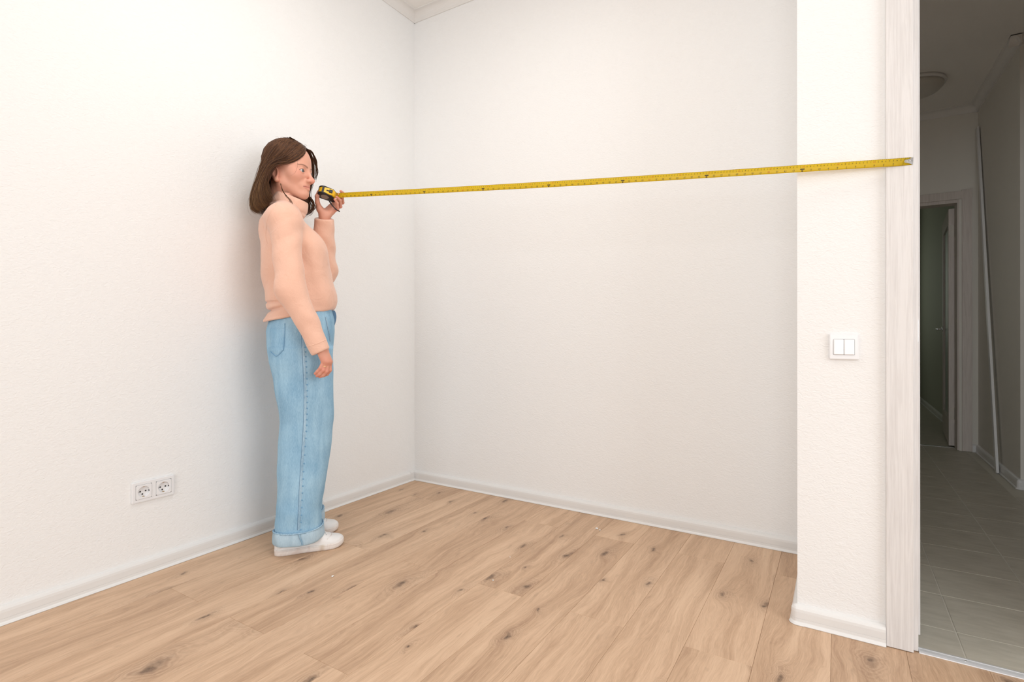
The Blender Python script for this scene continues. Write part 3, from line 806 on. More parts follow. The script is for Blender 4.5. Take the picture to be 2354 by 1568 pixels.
# ---- head -------------------------------------------------------------------
EYE = [(0.0735, -0.031, -0.027), (0.0735, 0.031, -0.027)]
def head_sdf(G):
    s = ell(G, (-0.007, 0, 0.020), (0.086, 0.071, 0.080))
    s = smin(s, ell(G, (0.026, 0, 0.012), (0.061, 0.060, 0.062)), 0.03)            # forehead
    s = smin(s, ell(G, (0.030, 0, -0.048), (0.056, 0.056, 0.076)), 0.03)           # mid face
    for q in (-1, 1):
        s = smin(s, cone(G, (-0.005, q * 0.050, -0.050), (0.002, q * 0.045, -0.076), 0.013, 0.011), 0.030)
        s = smin(s, cone(G, (0.002, q * 0.043, -0.078), (0.064, q * 0.012, -0.116), 0.011, 0.012), 0.030)   # jaw
        s = smin(s, sph(G, (0.056, q * 0.036, -0.043), 0.021), 0.026)              # cheek
        s = smin(s, cone(G, (0.080, q * 0.012, -0.008), (0.068, q * 0.043, -0.008), 0.0055, 0.005), 0.016)    # brow
    s = smin(s, ell(G, (0.074, 0, -0.113), (0.0160, 0.018, 0.0150)), 0.016)        # chin
    s = smin(s, ell(G, (0.070, 0, -0.082), (0.0235, 0.029, 0.023)), 0.014)         # muzzle
    for q, e in zip((-1, 1), EYE):                                                 # sockets
        s = smax(s, -ell(G, (e[0] + 0.018, e[1], e[2] + 0.001), (0.0125, 0.0175, 0.0125)), 0.012)
    nose = cone(G, (0.0825, 0, -0.014), (0.1035, 0, -0.056), 0.0072, 0.0086)
    nose = smin(nose, sph(G, (0.1080, 0, -0.0600), 0.0096), 0.008)
    for q in (-1, 1): nose = smin(nose, ell(G, (0.0960, q * 0.0110, -0.0622), (0.0115, 0.0072, 0.0078)), 0.005)
    nose = smin(nose, cone(G, (0.103, 0, -0.0645), (0.089, 0, -0.070), 0.005, 0.006), 0.006)
    s = smin(s, nose, 0.009)
    for q in (-1, 1): s = smax(s, -sph(G, (0.1010, q * 0.0060, -0.0697), 0.0034), 0.002)
    # lips
    for q in (-1, 1):
        s = smin(s, cone(G, (0.0925, 0, -0.0815), (0.0815, q * 0.022, -0.0865), 0.0046, 0.0016), 0.004)
        s = smin(s, cone(G, (0.0915, 0, -0.0925), (0.0815, q * 0.020, -0.0885), 0.0056, 0.0018), 0.004)
        s = smax(s, -cone(G, (0.0985, 0, -0.0871), (0.0835, q * 0.0245, -0.0876), 0.0016, 0.0010), 0.0015)
    s = smax(s, -cone(G, (0.0995, 0, -0.074), (0.0985, 0, -0.079), 0.0022, 0.0026), 0.004)   # philtrum
    # eyelids around the eyeballs
    for q, e in zip((-1, 1), EYE):
        X, Y, Z = G
        lid = sph(G, e, 0.0142)
        yy = (Y - f32(e[1])) / f32(0.0142)
        half = f32(0.0062) * np.clip(1 - yy * yy, 0, 1)
        cen = f32(e[2]) + f32(0.0002) - f32(0.0012) * yy * q
        slit = np.maximum(np.abs(Z - cen) - half, f32(e[0] - 0.002) - X)
        slit = np.maximum(slit, np.abs(Y - f32(e[1])) - f32(0.0138))
        s = smin(s, lid, 0.006)
        s = np.maximum(s, -slit)
    # ears
    for q in (-1, 1):
        a = math.radians(14)
        R = np.array([[math.cos(a), 0, -math.sin(a)], [0, 1, 0], [math.sin(a), 0, math.cos(a)]])
        R = np.array([[1, q * -0.32, 0], [q * 0.32, 1, 0], [0, 0, 1.0]]) @ R
        R /= np.linalg.norm(R, axis=0)
        c = (-0.008, q * 0.0735, -0.048)
        ear = ell(G, c, (0.0175, 0.0075, 0.031), R)
        ear = smin(ear, sph(G, (0.001, q * 0.0725, -0.0745), 0.0085), 0.008)
        ear = smax(ear, -ell(G, (c[0] + 0.003, q * 0.0820, c[2] + 0.004), (0.0110, 0.0085, 0.0215), R), 0.003)
        ear = smin(ear, cone(G, (0.005, q * 0.073, -0.052), (0.003, q * 0.0755, -0.064), 0.004, 0.004), 0.004)
        s = smin(s, ear, 0.006)
    return s
def neck_sdf(G):
    return cone(G, (-0.020, 0, -0.075), (-0.020, 0.0, -0.215), 0.046, 0.050)
HV, HQ = bake(lambda G: smin(head_sdf(G), neck_sdf(G), 0.022), (-0.125, -0.105, -0.235), (0.135, 0.105, 0.135), 0.0017, 2)
hp = HV.copy()
htint = np.tile(SKIN, (len(hp), 1))
def blend(t, w, col): 
    w = np.clip(w, 0, 1)[:, None]; return t * (1 - w) + np.array(col) * w
for q in (-1, 1):
    htint = blend(htint, 0.45 * gauss(hp, (0.075, q * 0.042, -0.042), (0.03, 0.024, 0.024)), (0.72, 0.30, 0.215))
    htint = blend(htint, 0.6 * gauss(hp, (0.002, q * 0.076, -0.052), (0.02, 0.014, 0.03)), (0.70, 0.29, 0.20))
    # eyebrows: arched strip
    by = np.clip((q * hp[:, 1] - 0.010) / 0.042, 0, 1)
    bz = -0.0105 + 0.0075 * np.sin(np.clip(by * 1.15, 0, 1) * math.pi * 0.75) - 0.002 * by
    wv = np.exp(-((hp[:, 2] - bz) / (0.0030 - 0.0012 * by)) ** 2) * ((q * hp[:, 1]) > 0.010) * ((q * hp[:, 1]) < 0.052) * (hp[:, 0] > 0.045)
    htint = blend(htint, 0.85 * wv, (0.13, 0.055, 0.03))
htint = blend(htint, 0.55 * gauss(hp, (0.110, 0, -0.060), (0.018, 0.014, 0.016)), (0.76, 0.27, 0.20))
lipw = np.exp(-((hp[:, 2] + 0.0872 + 0.0035 * (np.abs(hp[:, 1]) / 0.022) ** 2 * 0.0) / 0.0068) ** 4) * (np.abs(hp[:, 1]) < 0.0245) * np.clip(1.3 - (np.abs(hp[:, 1]) / 0.0235) ** 3, 0, 1) * (hp[:, 0] > 0.078)
htint = blend(htint, 0.62 * lipw, (0.58, 0.20, 0.16))
mw = np.exp(-((hp[:, 2] + 0.0873) / 0.0012) ** 2) * (np.abs(hp[:, 1]) < 0.0245) * (hp[:, 0] > 0.07)
htint = blend(htint, 0.8 * mw, (0.26, 0.07, 0.055))
for e in EYE:   # lash line on the upper lid rim
    yy = (hp[:, 1] - e[1]) / 0.0142; zz = e[2] + 0.0062 * np.clip(1 - yy * yy, 0, 1)
    w = np.exp(-((hp[:, 2] - zz - 0.0004) / 0.0011) ** 2) * (np.abs(yy) < 1.08) * (hp[:, 0] > 0.066)
    htint = blend(htint, 0.9 * w, (0.06, 0.025, 0.02))
HVl = head2loc(HV)

# ---- hands ------------------------------------------------------------------
def hand_sdf(G, wrist, fore, fingers, thumb, kpalm=0.012, rf=(0.0086, 0.0078, 0.0070, 0.0060), rt=(0.0125, 0.0105, 0.0092, 0.0075)):
    s = cone(G, fore, wrist, 0.0255, 0.0230)
    palm = None
    mc = [np.array(f[0]) for f in fingers]; w = np.array(wrist)
    for i, m in enumerate(mc):
        st = w + (m - w) * 0.12 + (m - (mc[1] + mc[2]) / 2) * 0.55
        c = cone(G, st, m, 0.0135, 0.0112 if i < 3 else 0.0098); palm = c if palm is None else smin(palm, c, 0.016)
    s = smin(s, palm, 0.016)
    s = smin(s, cone(G, w + (mc[0] - w) * 0.10, thumb[0], 0.016, 0.0145), 0.016)
    t = chain(G, thumb, rt, 0.004); s = smin(s, t, 0.010)
    for i, f in enumerate(fingers):
        sc = (1.0, 1.03, 0.98, 0.86)[i]
        c = chain(G, f, [r * sc for r in rf], 0.003)
        s = smin(s, c, 0.0045)
    return s
# right hand hanging at her side (index, middle, ring, little)
RH_W = np.array([0.028, -0.248, 0.880]); RH_F = np.array([0.002, -0.242, 0.93])
RH = [[(0.067, -0.252, 0.806), (0.068, -0.252, 0.772), (0.058, -0.244, 0.756), (0.045, -0.235, 0.748)],
      [(0.060, -0.259, 0.806), (0.055, -0.261, 0.768), (0.042, -0.253, 0.752), (0.030, -0.244, 0.746)],
      [(0.052, -0.263, 0.808), (0.042, -0.265, 0.773), (0.029, -0.258, 0.758), (0.019, -0.249, 0.750)],
      [(0.044, -0.264, 0.812), (0.031, -0.266, 0.782), (0.020, -0.260, 0.769), (0.012, -0.253, 0.760)]]
RH = [[np.array(p) for p in f] for f in RH]
RT = [np.array(p) for p in [(0.046, -0.234, 0.852), (0.064, -0.226, 0.822), (0.069, -0.222, 0.794), (0.064, -0.218, 0.771)]]
RV, RQ = bake(lambda G: hand_sdf(G, RH_W, RH_F, RH, RT), (-0.03, -0.30, 0.70), (0.12, -0.165, 0.94), 0.0014, 2)
# left hand holding the tape case at chin height, palm to the camera
LH_W = np.array([0.066, 0.088, 1.462]); LH_F = np.array([0.068, 0.113, 1.395])
LH = [[(0.112, 0.092, 1.531), (0.142, 0.083, 1.556), (0.147, 0.064, 1.573), (0.136, 0.047, 1.577)],
      [(0.113, 0.086, 1.516), (0.146, 0.072, 1.531), (0.143, 0.053, 1.552), (0.127, 0.038, 1.559)],
      [(0.110, 0.079, 1.500), (0.136, 0.062, 1.509), (0.133, 0.041, 1.533), (0.117, 0.027, 1.543)],
      [(0.103, 0.072, 1.486), (0.123, 0.054, 1.493), (0.119, 0.034, 1.517), (0.107, 0.022, 1.531)]]
LT_ = [(0.047, 0.078, 1.492), (0.036, 0.066, 1.518), (0.034, 0.058, 1.545), (0.041, 0.052, 1.566)]
LV, LQ = bake(lambda G: hand_sdf(G, LH_W, LH_F, LH, LT_), (0.0, -0.005, 1.38), (0.18, 0.145, 1.605), 0.0014, 2)
def hand_tint(V, tips):
    t = np.tile(SKIN * np.array([0.94, 0.90, 0.90]), (len(V), 1))
    for p in tips: t = blend(t, 0.55 * gauss(V, p, (0.014,) * 3), (0.68, 0.235, 0.17))
    return t
rtint = hand_tint(RV, [f[k] for f in RH for k in (0, 1, 3)]); ltint = hand_tint(LV, [f[k] for f in LH for k in (1, 3)] + [LT_[3]])

# ---- hidden continuous trunk and limbs --------------------------------------
ARM_R = [(-0.100, -0.168, 1.385), (-0.078, -0.222, 1.10), (0.028, -0.248, 0.862)]
ARM_L = [(-0.095, 0.170, 1.385), (0.072, 0.178, 1.215), (0.067, 0.095, 1.45)]
TOR = [(1.47, -0.130, -0.050, 0.058), (1.45, -0.163, -0.040, 0.098), (1.43, -0.184, -0.032, 0.132), (1.40, -0.200, -0.014, 0.160), (1.36, -0.202, 0.018, 0.168),
       (1.30, -0.199, 0.055, 0.166), (1.245, -0.196, 0.078, 0.160), (1.17, -0.190, 0.096, 0.158), (1.12, -0.184, 0.106, 0.158), (1.085, -0.178, 0.114, 0.160),
       (1.06, -0.173, 0.117, 0.162), (1.045, -0.171, 0.115, 0.163), (1.030, -0.168, 0.110, 0.163), (1.015, -0.160, 0.106, 0.164), (0.995, -0.170, 0.100, 0.168), (0.975, -0.186, 0.096, 0.172), (0.955, -0.188, 0.094, 0.172)]
HIP = [(1.03, -0.145, 0.092, 0.150), (0.98, -0.160, 0.104, 0.160), (0.93, -0.174, 0.104, 0.170), (0.88, -0.172, 0.099, 0.175), (0.83, -0.167, 0.096, 0.176), (0.78, -0.158, 0.094, 0.176), (0.74, -0.14, 0.09, 0.17)]
LEGR = [(0.86, -0.165, 0.094, 0.090, -0.088), (0.80, -0.162, 0.093, 0.090, -0.088), (0.733, -0.144, 0.094, 0.089, -0.089), (0.68, -0.136, 0.094, 0.087, -0.090), (0.62, -0.129, 0.094, 0.084, -0.092),
        (0.55, -0.122, 0.093, 0.080, -0.094), (0.48, -0.123, 0.089, 0.078, -0.096), (0.39, -0.129, 0.079, 0.076, -0.098), (0.28, -0.133, 0.060, 0.074, -0.100),
        (0.20, -0.135, 0.050, 0.072, -0.101), (0.10, -0.137, 0.046, 0.072, -0.102), (0.03, -0.138, 0.046, 0.072, -0.102)]
LEGL = [(z, b + 0.012 + 0.004 * (z < 0.5), f_ + (0.014 if z < 0.35 else 0.004), w, 0.092 if z > 0.5 else 0.098) for z, b, f_, w, c in LEGR]
def shrink(tab, d): return [(r[0], r[1] + d, r[2] - d, r[3] - d * 0.9) + tuple(r[4:]) for r in tab]
def trunk(G):
    s = loftz(G, shrink([r for r in TOR if r[0] > 1.02], 0.016)); X, Y, Z = G
    s = np.maximum(s, f32(1.0) - Z)
    h = loftz(G, shrink(HIP, 0.014)); h = np.maximum(np.maximum(h, f32(0.74) - Z), Z - f32(1.04)); s = smin(s, h, 0.03)
    for tab in (LEGR, LEGL):
        l = loftz(G, shrink(tab, 0.026)); l = np.maximum(np.maximum(l, f32(0.05) - Z), Z - f32(0.86)); s = smin(s, l, 0.02)
    for arm, r in ((ARM_R, (0.042, 0.034, 0.020)), (ARM_L, (0.042, 0.034, 0.020))): s = smin(s, chain(G, arm, r, 0.02), 0.03)
    s = smin(s, cone(G, (-0.105, 0, 1.40), (-0.107, 0, 1.50), 0.055, 0.046), 0.04)
    return s
BV, BQ = bake(trunk, (-0.22, -0.31, 0.03), (0.14, 0.25, 1.53), 0.010, 1)
V, Q = merge([(HVl, HQ), (RV, RQ), (LV, LQ), (BV, BQ)])
bme = mesh_np('body', V, Q)
vtint(bme, np.concatenate([htint, rtint, ltint, np.tile(SKIN, (len(BV), 1))]))
body = link('body', bme, M['skin'], person, True)
body['label'] = 'face and hands with fair rosy skin'

# eyes
def eye_mat():
    k = NT('eye'); tc = k.n('ShaderNodeTexCoord')
    sx = k.n('ShaderNodeSeparateXYZ'); k.l(tc.outputs['Object'], sx.inputs[0])
    r = k.math('SQRT', k.math('ADD', k.math('MULTIPLY', sx.outputs[1], sx.outputs[1]), k.math('MULTIPLY', sx.outputs[2], sx.outputs[2])))
    c = k.ramp(k.math('DIVIDE', r, 0.0135), [(0.19, (0.01, 0.01, 0.012)), (0.22, (0.06, 0.08, 0.085)), (0.42, (0.10, 0.13, 0.135)), (0.50, (0.03, 0.035, 0.04)), (0.56, (0.55, 0.48, 0.46))])
    k.set(c, 0.12, 0, 0.6); return k.m
M['eye'] = eye_mat()
for e in EYE:
    bm = bmesh.new(); bmesh.ops.create_uvsphere(bm, u_segments=24, v_segments=16, radius=0.0127 * HS)
    for v in bm.verts:
        if v.co.x > 0.0105: v.co.x += (v.co.x - 0.0105) * 0.2
    o = link('eyeball', bm_mesh(bm, 'eyeball'), M['eye'], body, True)
    o.location = head2loc(e); R = Matrix([list(r) for r in HM]); o.rotation_euler = R.to_euler()
    o['label'] = 'grey blue eye'
# earring stud and ring
bm = bmesh.new(); bmesh.ops.create_icosphere(bm, subdivisions=2, radius=0.0022)
o = link('earring', bm_mesh(bm, 'earring'), M['gold'], body, True); o.location = head2loc((0.002, -0.0815, -0.0755)); o['label'] = 'small gold ear stud'
rp = (RH[2][0] * 0.45 + RH[2][1] * 0.55); rd = (RH[2][1] - RH[2][0]); rd /= np.linalg.norm(rd)
bm = bmesh.new(); n = 28
A = Vector(rd).orthogonal().normalized(); B = Vector(rd).cross(A)
vs = [[bm.verts.new(Vector(rp) + (A * math.cos(2 * math.pi * i / n) + B * math.sin(2 * math.pi * i / n)) * (0.0094 + 0.0007 * math.cos(2 * math.pi * j / 6)) + Vector(rd) * 0.0013 * math.sin(2 * math.pi * j / 6)) for j in range(6)] for i in range(n)]
for i in range(n):
    for j in range(6): bm.faces.new((vs[i][j], vs[(i + 1) % n][j], vs[(i + 1) % n][(j + 1) % 6], vs[i][(j + 1) % 6]))
o = link('ring', bm_mesh(bm, 'ring'), M['gold'], body, True); o['label'] = 'thin gold finger ring'

# ---- hair ---------------------------------------------------------------------
# guides in the local frame (x, y, z), near side from the front parting to the back
GN = [
 [(-0.017, 0.008, 1.746), (-0.037, -0.030, 1.712), (-0.049, -0.055, 1.680), (-0.070, -0.068, 1.658), (-0.092, -0.082, 1.644), (-0.114, -0.093, 1.636), (-0.138, -0.101, 1.626), (-0.160, -0.102, 1.603), (-0.172, -0.097, 1.560), (-0.158, -0.092, 1.505), (-0.142, -0.089, 1.478)],
 [(-0.018, 0.011, 1.750), (-0.044, -0.036, 1.730), (-0.070, -0.066, 1.696), (-0.100, -0.087, 1.662), (-0.130, -0.099, 1.645), (-0.156, -0.104, 1.624), (-0.175, -0.102, 1.588), (-0.183, -0.098, 1.535), (-0.170, -0.093, 1.490), (-0.152, -0.089, 1.466)],
 [(-0.040, 0.010, 1.763), (-0.072, -0.038, 1.744), (-0.102, -0.070, 1.706), (-0.132, -0.091, 1.664), (-0.156, -0.100, 1.622), (-0.174, -0.103, 1.580), (-0.188, -0.101, 1.540), (-0.195, -0.096, 1.500), (-0.184, -0.091, 1.462), (-0.160, -0.086, 1.450)],
 [(-0.062, 0.008, 1.772), (-0.098, -0.034, 1.753), (-0.130, -0.064, 1.712), (-0.156, -0.083, 1.664), (-0.174, -0.091, 1.615), (-0.189, -0.092, 1.570), (-0.202, -0.089, 1.528), (-0.211, -0.085, 1.485), (-0.203, -0.080, 1.448), (-0.180, -0.076, 1.436)],
 [(-0.082, 0.006, 1.774), (-0.120, -0.020, 1.756), (-0.150, -0.042, 1.715), (-0.172, -0.057, 1.665), (-0.187, -0.063, 1.615), (-0.200, -0.064, 1.568), (-0.212, -0.062, 1.526), (-0.223, -0.058, 1.482), (-0.218, -0.054, 1.444), (-0.195, -0.050, 1.430)],
 [(-0.096, 0.004, 1.771), (-0.134, -0.004, 1.749), (-0.162, -0.010, 1.710), (-0.180, -0.016, 1.662), (-0.193, -0.019, 1.612), (-0.205, -0.020, 1.566), (-0.217, -0.019, 1.524), (-0.228, -0.018, 1.482), (-0.224, -0.016, 1.446), (-0.200, -0.014, 1.432)],
]
GN = [np.array(g) for g in GN]
def mirror(g):
    h = loc2head(g); h[:, 1] *= -1; return head2loc(h)
GF = [mirror(g) for g in GN]
# far side hangs in front of the ear
GF[0] = np.array([(-0.004, 0.012, 1.738), (0.010, 0.040, 1.716), (0.018, 0.062, 1.680), (0.018, 0.074, 1.640), (0.008, 0.080, 1.600), (-0.004, 0.084, 1.560), (0.000, 0.082, 1.520), (0.006, 0.076, 1.488), (-0.012, 0.070, 1.462)])
GF[1] = np.array([(-0.016, 0.012, 1.748), (-0.006, 0.048, 1.726), (-0.002, 0.074, 1.684), (-0.008, 0.086, 1.640), (-0.020, 0.092, 1.595), (-0.028, 0.094, 1.550), (-0.024, 0.092, 1.510), (-0.014, 0.086, 1.480), (-0.030, 0.078, 1.458)])
rg = np.random.default_rng(11)
def push_out(p, d):
    h = loc2head(p)
    for c, r in (((-0.007, 0, 0.020), (0.086, 0.071, 0.080)), ((0.026, 0, 0.012), (0.061, 0.060, 0.062))):
        c = np.array(c); r = np.array(r) + d / HS; q = np.sqrt((((h - c) / r) ** 2).sum(1)); m = (q < 1) & (h[:, 2] > -0.03)
        h[m] = c + (h[m] - c) / q[m][:, None]
    return head2loc(h)
def strands(guides, n, spread, rad, npt=18, lift=0.0, part=True):
    paths = []; rr = []
    D = [catmull(g, npt) for g in guides]
    for _ in range(n):
        u = rg.uniform(0, len(D) - 1 - 1e-6); i = int(u); w = u - i
        p = D[i] * (1 - w) + D[i + 1] * w
        t = np.linspace(0, 1, npt)[:, None]
        c = np.array([-0.10, 0.0, 1.62]); out = p - c; out /= np.linalg.norm(out, axis=1, keepdims=True)
        amp = spread * (0.25 + 0.75 * t)
        ph = rg.uniform(0, 6.28, 3); fr = rg.uniform(2.0, 4.5)
        wav = np.sin(t * fr * 3.1 + ph) * np.array([0.5, 0.5, 0.15]) * 0.0035 * t
        side = np.cross(np.gradient(p, axis=0), out); side /= np.linalg.norm(side, axis=1, keepdims=True) + 1e-9
        p = p + out * (rg.normal() * amp * 0.6 + lift) + side * rg.normal() * amp + wav
        p = push_out(p, 0.0075 + 0.006 * rg.uniform())
        s0 = rg.uniform(0.0, 0.05); e0 = rg.uniform(0.90, 1.0)
        idx = np.linspace(s0, e0, npt) * (npt - 1); k = np.minimum(idx.astype(int), npt - 2); fr_ = (idx - k)[:, None]
        p = p[k] * (1 - fr_) + p[k + 1] * fr_
        r = rad * rg.uniform(0.6, 1.3) * np.clip(np.minimum(1.0, (1.05 - np.linspace(0, 1, npt)) * 2.4), 0.12, 1) * np.clip(np.linspace(0, 1, npt) * 12 + 0.3, 0, 1)
        paths.append(p); rr.append(r)
    return paths, rr
def hair_base(G):
    s = None
    hh = None
    for gs, rr in ((GN, 0.013), (GF, 0.013)):
        for gi, g in enumerate(gs):
            if gs is GN and gi < 2: continue
            P_ = catmull(g, 10); P_ = P_ + (np.array([-0.11, 0, 1.60]) - P_) * 0.17
            c = chain(G, P_, [0.006] + [rr] * 6 + [rr, rr * 0.8, 0.005], 0.008); s = c if s is None else smin(s, c, 0.014)
    X, Y, Z = G
    return s
bx = bake(hair_base, (-0.26, -0.13, 1.40), (0.05, 0.13, 1.80), 0.0042, 3)
# skull cap under the strands
def cap(G):
    s = ell(G, (-0.007, 0, 0.020), (0.0885, 0.0735, 0.0828))
    s = smin(s, ell(G, (0.026, 0, 0.012), (0.0635, 0.0625, 0.0645)), 0.03)
    X, Y, Z = G
    s = np.maximum(s, X - (f32(0.034) + f32(0.40) * Z - f32(3.0) * np.maximum(np.abs(Y) - f32(0.02), 0) ** 2 * 8))
    return smax(s, -(Z + f32(0.045)), 0.005)
cv_, cq_ = bake(cap, (-0.125, -0.10, -0.08), (0.10, 0.10, 0.135), 0.0042, 2)
capm = (head2loc(cv_), cq_)
pn, rn = strands(GN, 2000, 0.0060, 0.0015)
pf, rf_ = strands(GF, 600, 0.0060, 0.0019)
pb, rb_ = strands([GN[5], GF[5]], 260, 0.0060, 0.0016)
pl, rl = strands(GN, 260, 0.010, 0.0008, lift=0.003)
pe, re_ = strands([GF[0], GF[1]], 70, 0.011, 0.0010)
# loose locks: wisp by the cheek, strand over the collar, flyaways on the crown
def loose(pts, n, sp, rad, npt=18):
    out = []; rr = []
    for _ in range(n):
        p = catmull(np.array(pts) + rg.normal(size=(len(pts), 3)) * sp * np.linspace(0.3, 1, len(pts))[:, None], npt)
        out.append(p); rr.append(rad * np.clip((1.04 - np.linspace(0, 1, npt)) * 2.2, 0.15, 1))
    return out, rr
lo1 = loose([(-0.116, -0.092, 1.548), (-0.108, -0.093, 1.520), (-0.092, -0.090, 1.498), (-0.075, -0.086, 1.478), (-0.066, -0.083, 1.452)], 9, 0.0028, 0.0007)
lo2 = loose([(-0.047, -0.070, 1.690), (-0.050, -0.092, 1.652), (-0.052, -0.100, 1.622), (-0.062, -0.102, 1.594), (-0.085, -0.103, 1.578)], 1, 0.0008, 0.00035)
lo3 = loose([(0.004, 0.070, 1.540), (0.016, 0.066, 1.515), (0.018, 0.060, 1.490), (0.004, 0.058, 1.470), (-0.018, 0.056, 1.452)], 26, 0.006, 0.0014)
lo4 = loose([(-0.02, 0.02, 1.745), (0.012, 0.035, 1.735), (0.028, 0.055, 1.700), (0.032, 0.066, 1.660), (0.026, 0.072, 1.622)], 22, 0.004, 0.0013)
fly = ([], [])
for _ in range(14):
    u = rg.uniform(-0.12, -0.01); y = rg.normal() * 0.02; z = 1.768 - 3.0 * (u + 0.085) ** 2 - 4 * y * y
    a = loose([(u, y, z - 0.004), (u - 0.008, y + rg.normal() * 0.004, z + 0.001), (u - 0.020, y + rg.normal() * 0.008, z + rg.uniform(0.000, 0.005))], 1, 0.0006, 0.0004)
    fly[0].extend(a[0]); fly[1].extend(a[1])
P_all = pn + pf + pb + pl + pe + lo1[0] + lo2[0] + lo3[0] + lo4[0] + fly[0]
R_all = rn + rf_ + rb_ + rl + re_ + lo1[1] + lo2[1] + lo3[1] + lo4[1] + fly[1]
tv, tq = tubes(P_all, R_all, 5, 0.75, outward=(-0.10, 0.0, 1.60))
scol = rg.uniform(0, 1, len(P_all))
npt = 18
def hair_col(V, jit):
    drop = np.clip((1.66 - V[:, 2]) / 0.2, 0, 1) * np.clip((-0.10 - V[:, 0]) / 0.10, 0, 1)
    dark = np.array([0.045, 0.018, 0.009]); mid = np.array([0.160, 0.068, 0.027]); lite = np.array([0.36, 0.20, 0.085])
    c = dark[None] * (1 - jit[:, None]) + mid[None] * jit[:, None]
    return c * (1 - 0.75 * drop[:, None] * jit[:, None]) + lite * 0.75 * drop[:, None] * jit[:, None]
hv, hq = merge([bx, capm, (tv, tq)])
jit = np.concatenate([np.full(len(bx[0]) + len(capm[0]), 0.15), np.repeat(scol, npt * 5)])
hme = mesh_np('hair', hv, hq); vtint(hme, hair_col(hv, jit))
hair = link('hair', hme, M['hair'], person, True)
hair['label'] = 'shoulder length brown hair tucked behind the ear'; hair['kind'] = 'stuff'

# ---- sweater --------------------------------------------------------------------
def folds(G, amp=1.0):
    X, Y, Z = G
    a = np.sin(26 * Z + 34 * X + 9 * Y) * np.sin(11 * Z - 19 * X + 3.0) * f32(0.0052)
    b = np.sin(58 * Z - 30 * X + 14 * Y + 1.3) * f32(0.0012)
    return (a + b) * f32(amp)
def sweater(G):
    X, Y, Z = G
    s = loftz(G, TOR, p=2.2)
    # diagonal drape folds from the underarm to the belly
    dr = np.sin(30 * (X * 0.75 + Z * 0.62) + 4.0 * Y + 0.6) * f32(0.0060) * np.clip((Z - f32(1.05)) * 8, 0, 1) * np.clip((f32(1.34) - Z) * 8, 0, 1) * np.clip((X + f32(0.06)) * 14, 0, 1)
    s = s + dr + folds(G, 1.0)
    # tuck roll above the hem at the back
    back = np.clip((-X - f32(0.02)) * 9, 0, 1)
    s = s + back * f32(0.012) * np.exp(-((Z - f32(1.017) - f32(0.25) * (X + f32(0.16))) / f32(0.0060)) ** 2)
    s = s + back * f32(0.010) * np.exp(-((Z - f32(1.052)) / f32(0.0035)) ** 2)
    s = smin(s, ell(G, (0.000, -0.070, 1.275), (0.060, 0.066, 0.075)), 0.06)     # bust
    s = smin(s, ell(G, (0.000, 0.070, 1.275), (0.060, 0.066, 0.075)), 0.06)
    # hem: lower at the back, higher at the front
    hem = f32(0.966) + (X + f32(0.19)) * f32(0.20) + np.sin(40 * X + 30 * Y) * f32(0.002)
    s = smax(s, hem - Z, 0.012)
    inner = loftz(G, [(z, b + 0.010, f_ - 0.010, w - 0.010) for z, b, f_, w in TOR])
    s = np.maximum(s, -np.maximum(inner, Z - f32(1.02)))
    for sy in (-1, 1):
        s = smin(s, cone(G, (-0.108, sy * 0.045, 1.452), (-0.104, sy * 0.150, 1.398), 0.036, 0.056), 0.05)   # shoulder
    for arm, r in ((ARM_R, (0.061, 0.054, 0.0385)), (ARM_L, (0.060, 0.056, 0.043))):
        a, e, w = [np.array(p) for p in arm]
        d = (w - e) / np.linalg.norm(w - e); wr = w + d * 0.018 if arm is ARM_R else w + d * 0.004
        sl = chain(G, [a, e, wr], r, 0.03)
        if arm is ARM_R:
            wrk = np.sin(75 * Z + 40 * X) * np.exp(-((Z - f32(0.985)) / f32(0.06)) ** 2) * np.clip((X + f32(0.055)) * 30, 0, 1) * f32(0.0020)
            wrk = wrk + np.sin(60 * Z - 60 * X) * np.exp(-((Z - f32(1.33)) / f32(0.05)) ** 2) * f32(0.0022)
            sl = sl + wrk + folds(G, 0.7)
        else:
            sl = sl + np.sin(70 * Z + 50 * X) * f32(0.0022) * np.clip((f32(1.44) - Z) * 20, 0, 1)
        # open cuff: cut by a plane across the wrist
        cutp = (X - f32(wr[0])) * f32(d[0]) + (Y - f32(wr[1])) * f32(d[1]) + (Z - f32(wr[2])) * f32(d[2])
        sl = smax(sl, cutp, 0.004)

        kk = f32(0.006) + f32(0.030) * np.clip((Z - f32(1.27)) * 9, 0, 1)
        h_ = np.maximum(kk - np.abs(s - sl), 0) / kk; s = np.minimum(s, sl) - h_ * h_ * (kk * f32(0.25))
    s = np.maximum(s, Z - f32(1.482))
    return s
SV, SQ = bake(sweater, (-0.235, -0.315, 0.83), (0.150, 0.262, 1.50), 0.0040, 2)
swe = link('sweater', mesh_np('sweater', SV, SQ), M['fleece'], person, True); swe['label'] = 'peach fleece turtleneck sweater'
# folded turtleneck collar
rings = []
prof = [(0.0600, 1.440), (0.0675, 1.448), (0.0680, 1.458), (0.0655, 1.464), (0.0690, 1.468), (0.0688, 1.480), (0.0665, 1.497), (0.0640, 1.509), (0.0605, 1.513), (0.0575, 1.508), (0.0565, 1.485)]
for r, z in prof:
    ring = []
    for k in range(56):
        a = 2 * math.pi * k / 56; wob = 1 + 0.012 * math.sin(3 * a + z * 90) + 0.008 * math.sin(7 * a - z * 140)
        x = r * 1.06 * math.cos(a) * wob; y = r * 0.98 * math.sin(a) * wob
        t = (z - 1.44) / 0.07
        ring.append((-0.092 + 0.020 * t + x, y, z - 0.30 * x + 0.003 * math.sin(2 * a + 1) ))
    rings.append(ring)
o = link('collar', loft('collar', rings, True, False, False), M['fleece'], swe, True)
m_ = o.modifiers.new('sub', 'SUBSURF'); m_.levels = 1; m_.render_levels = 1
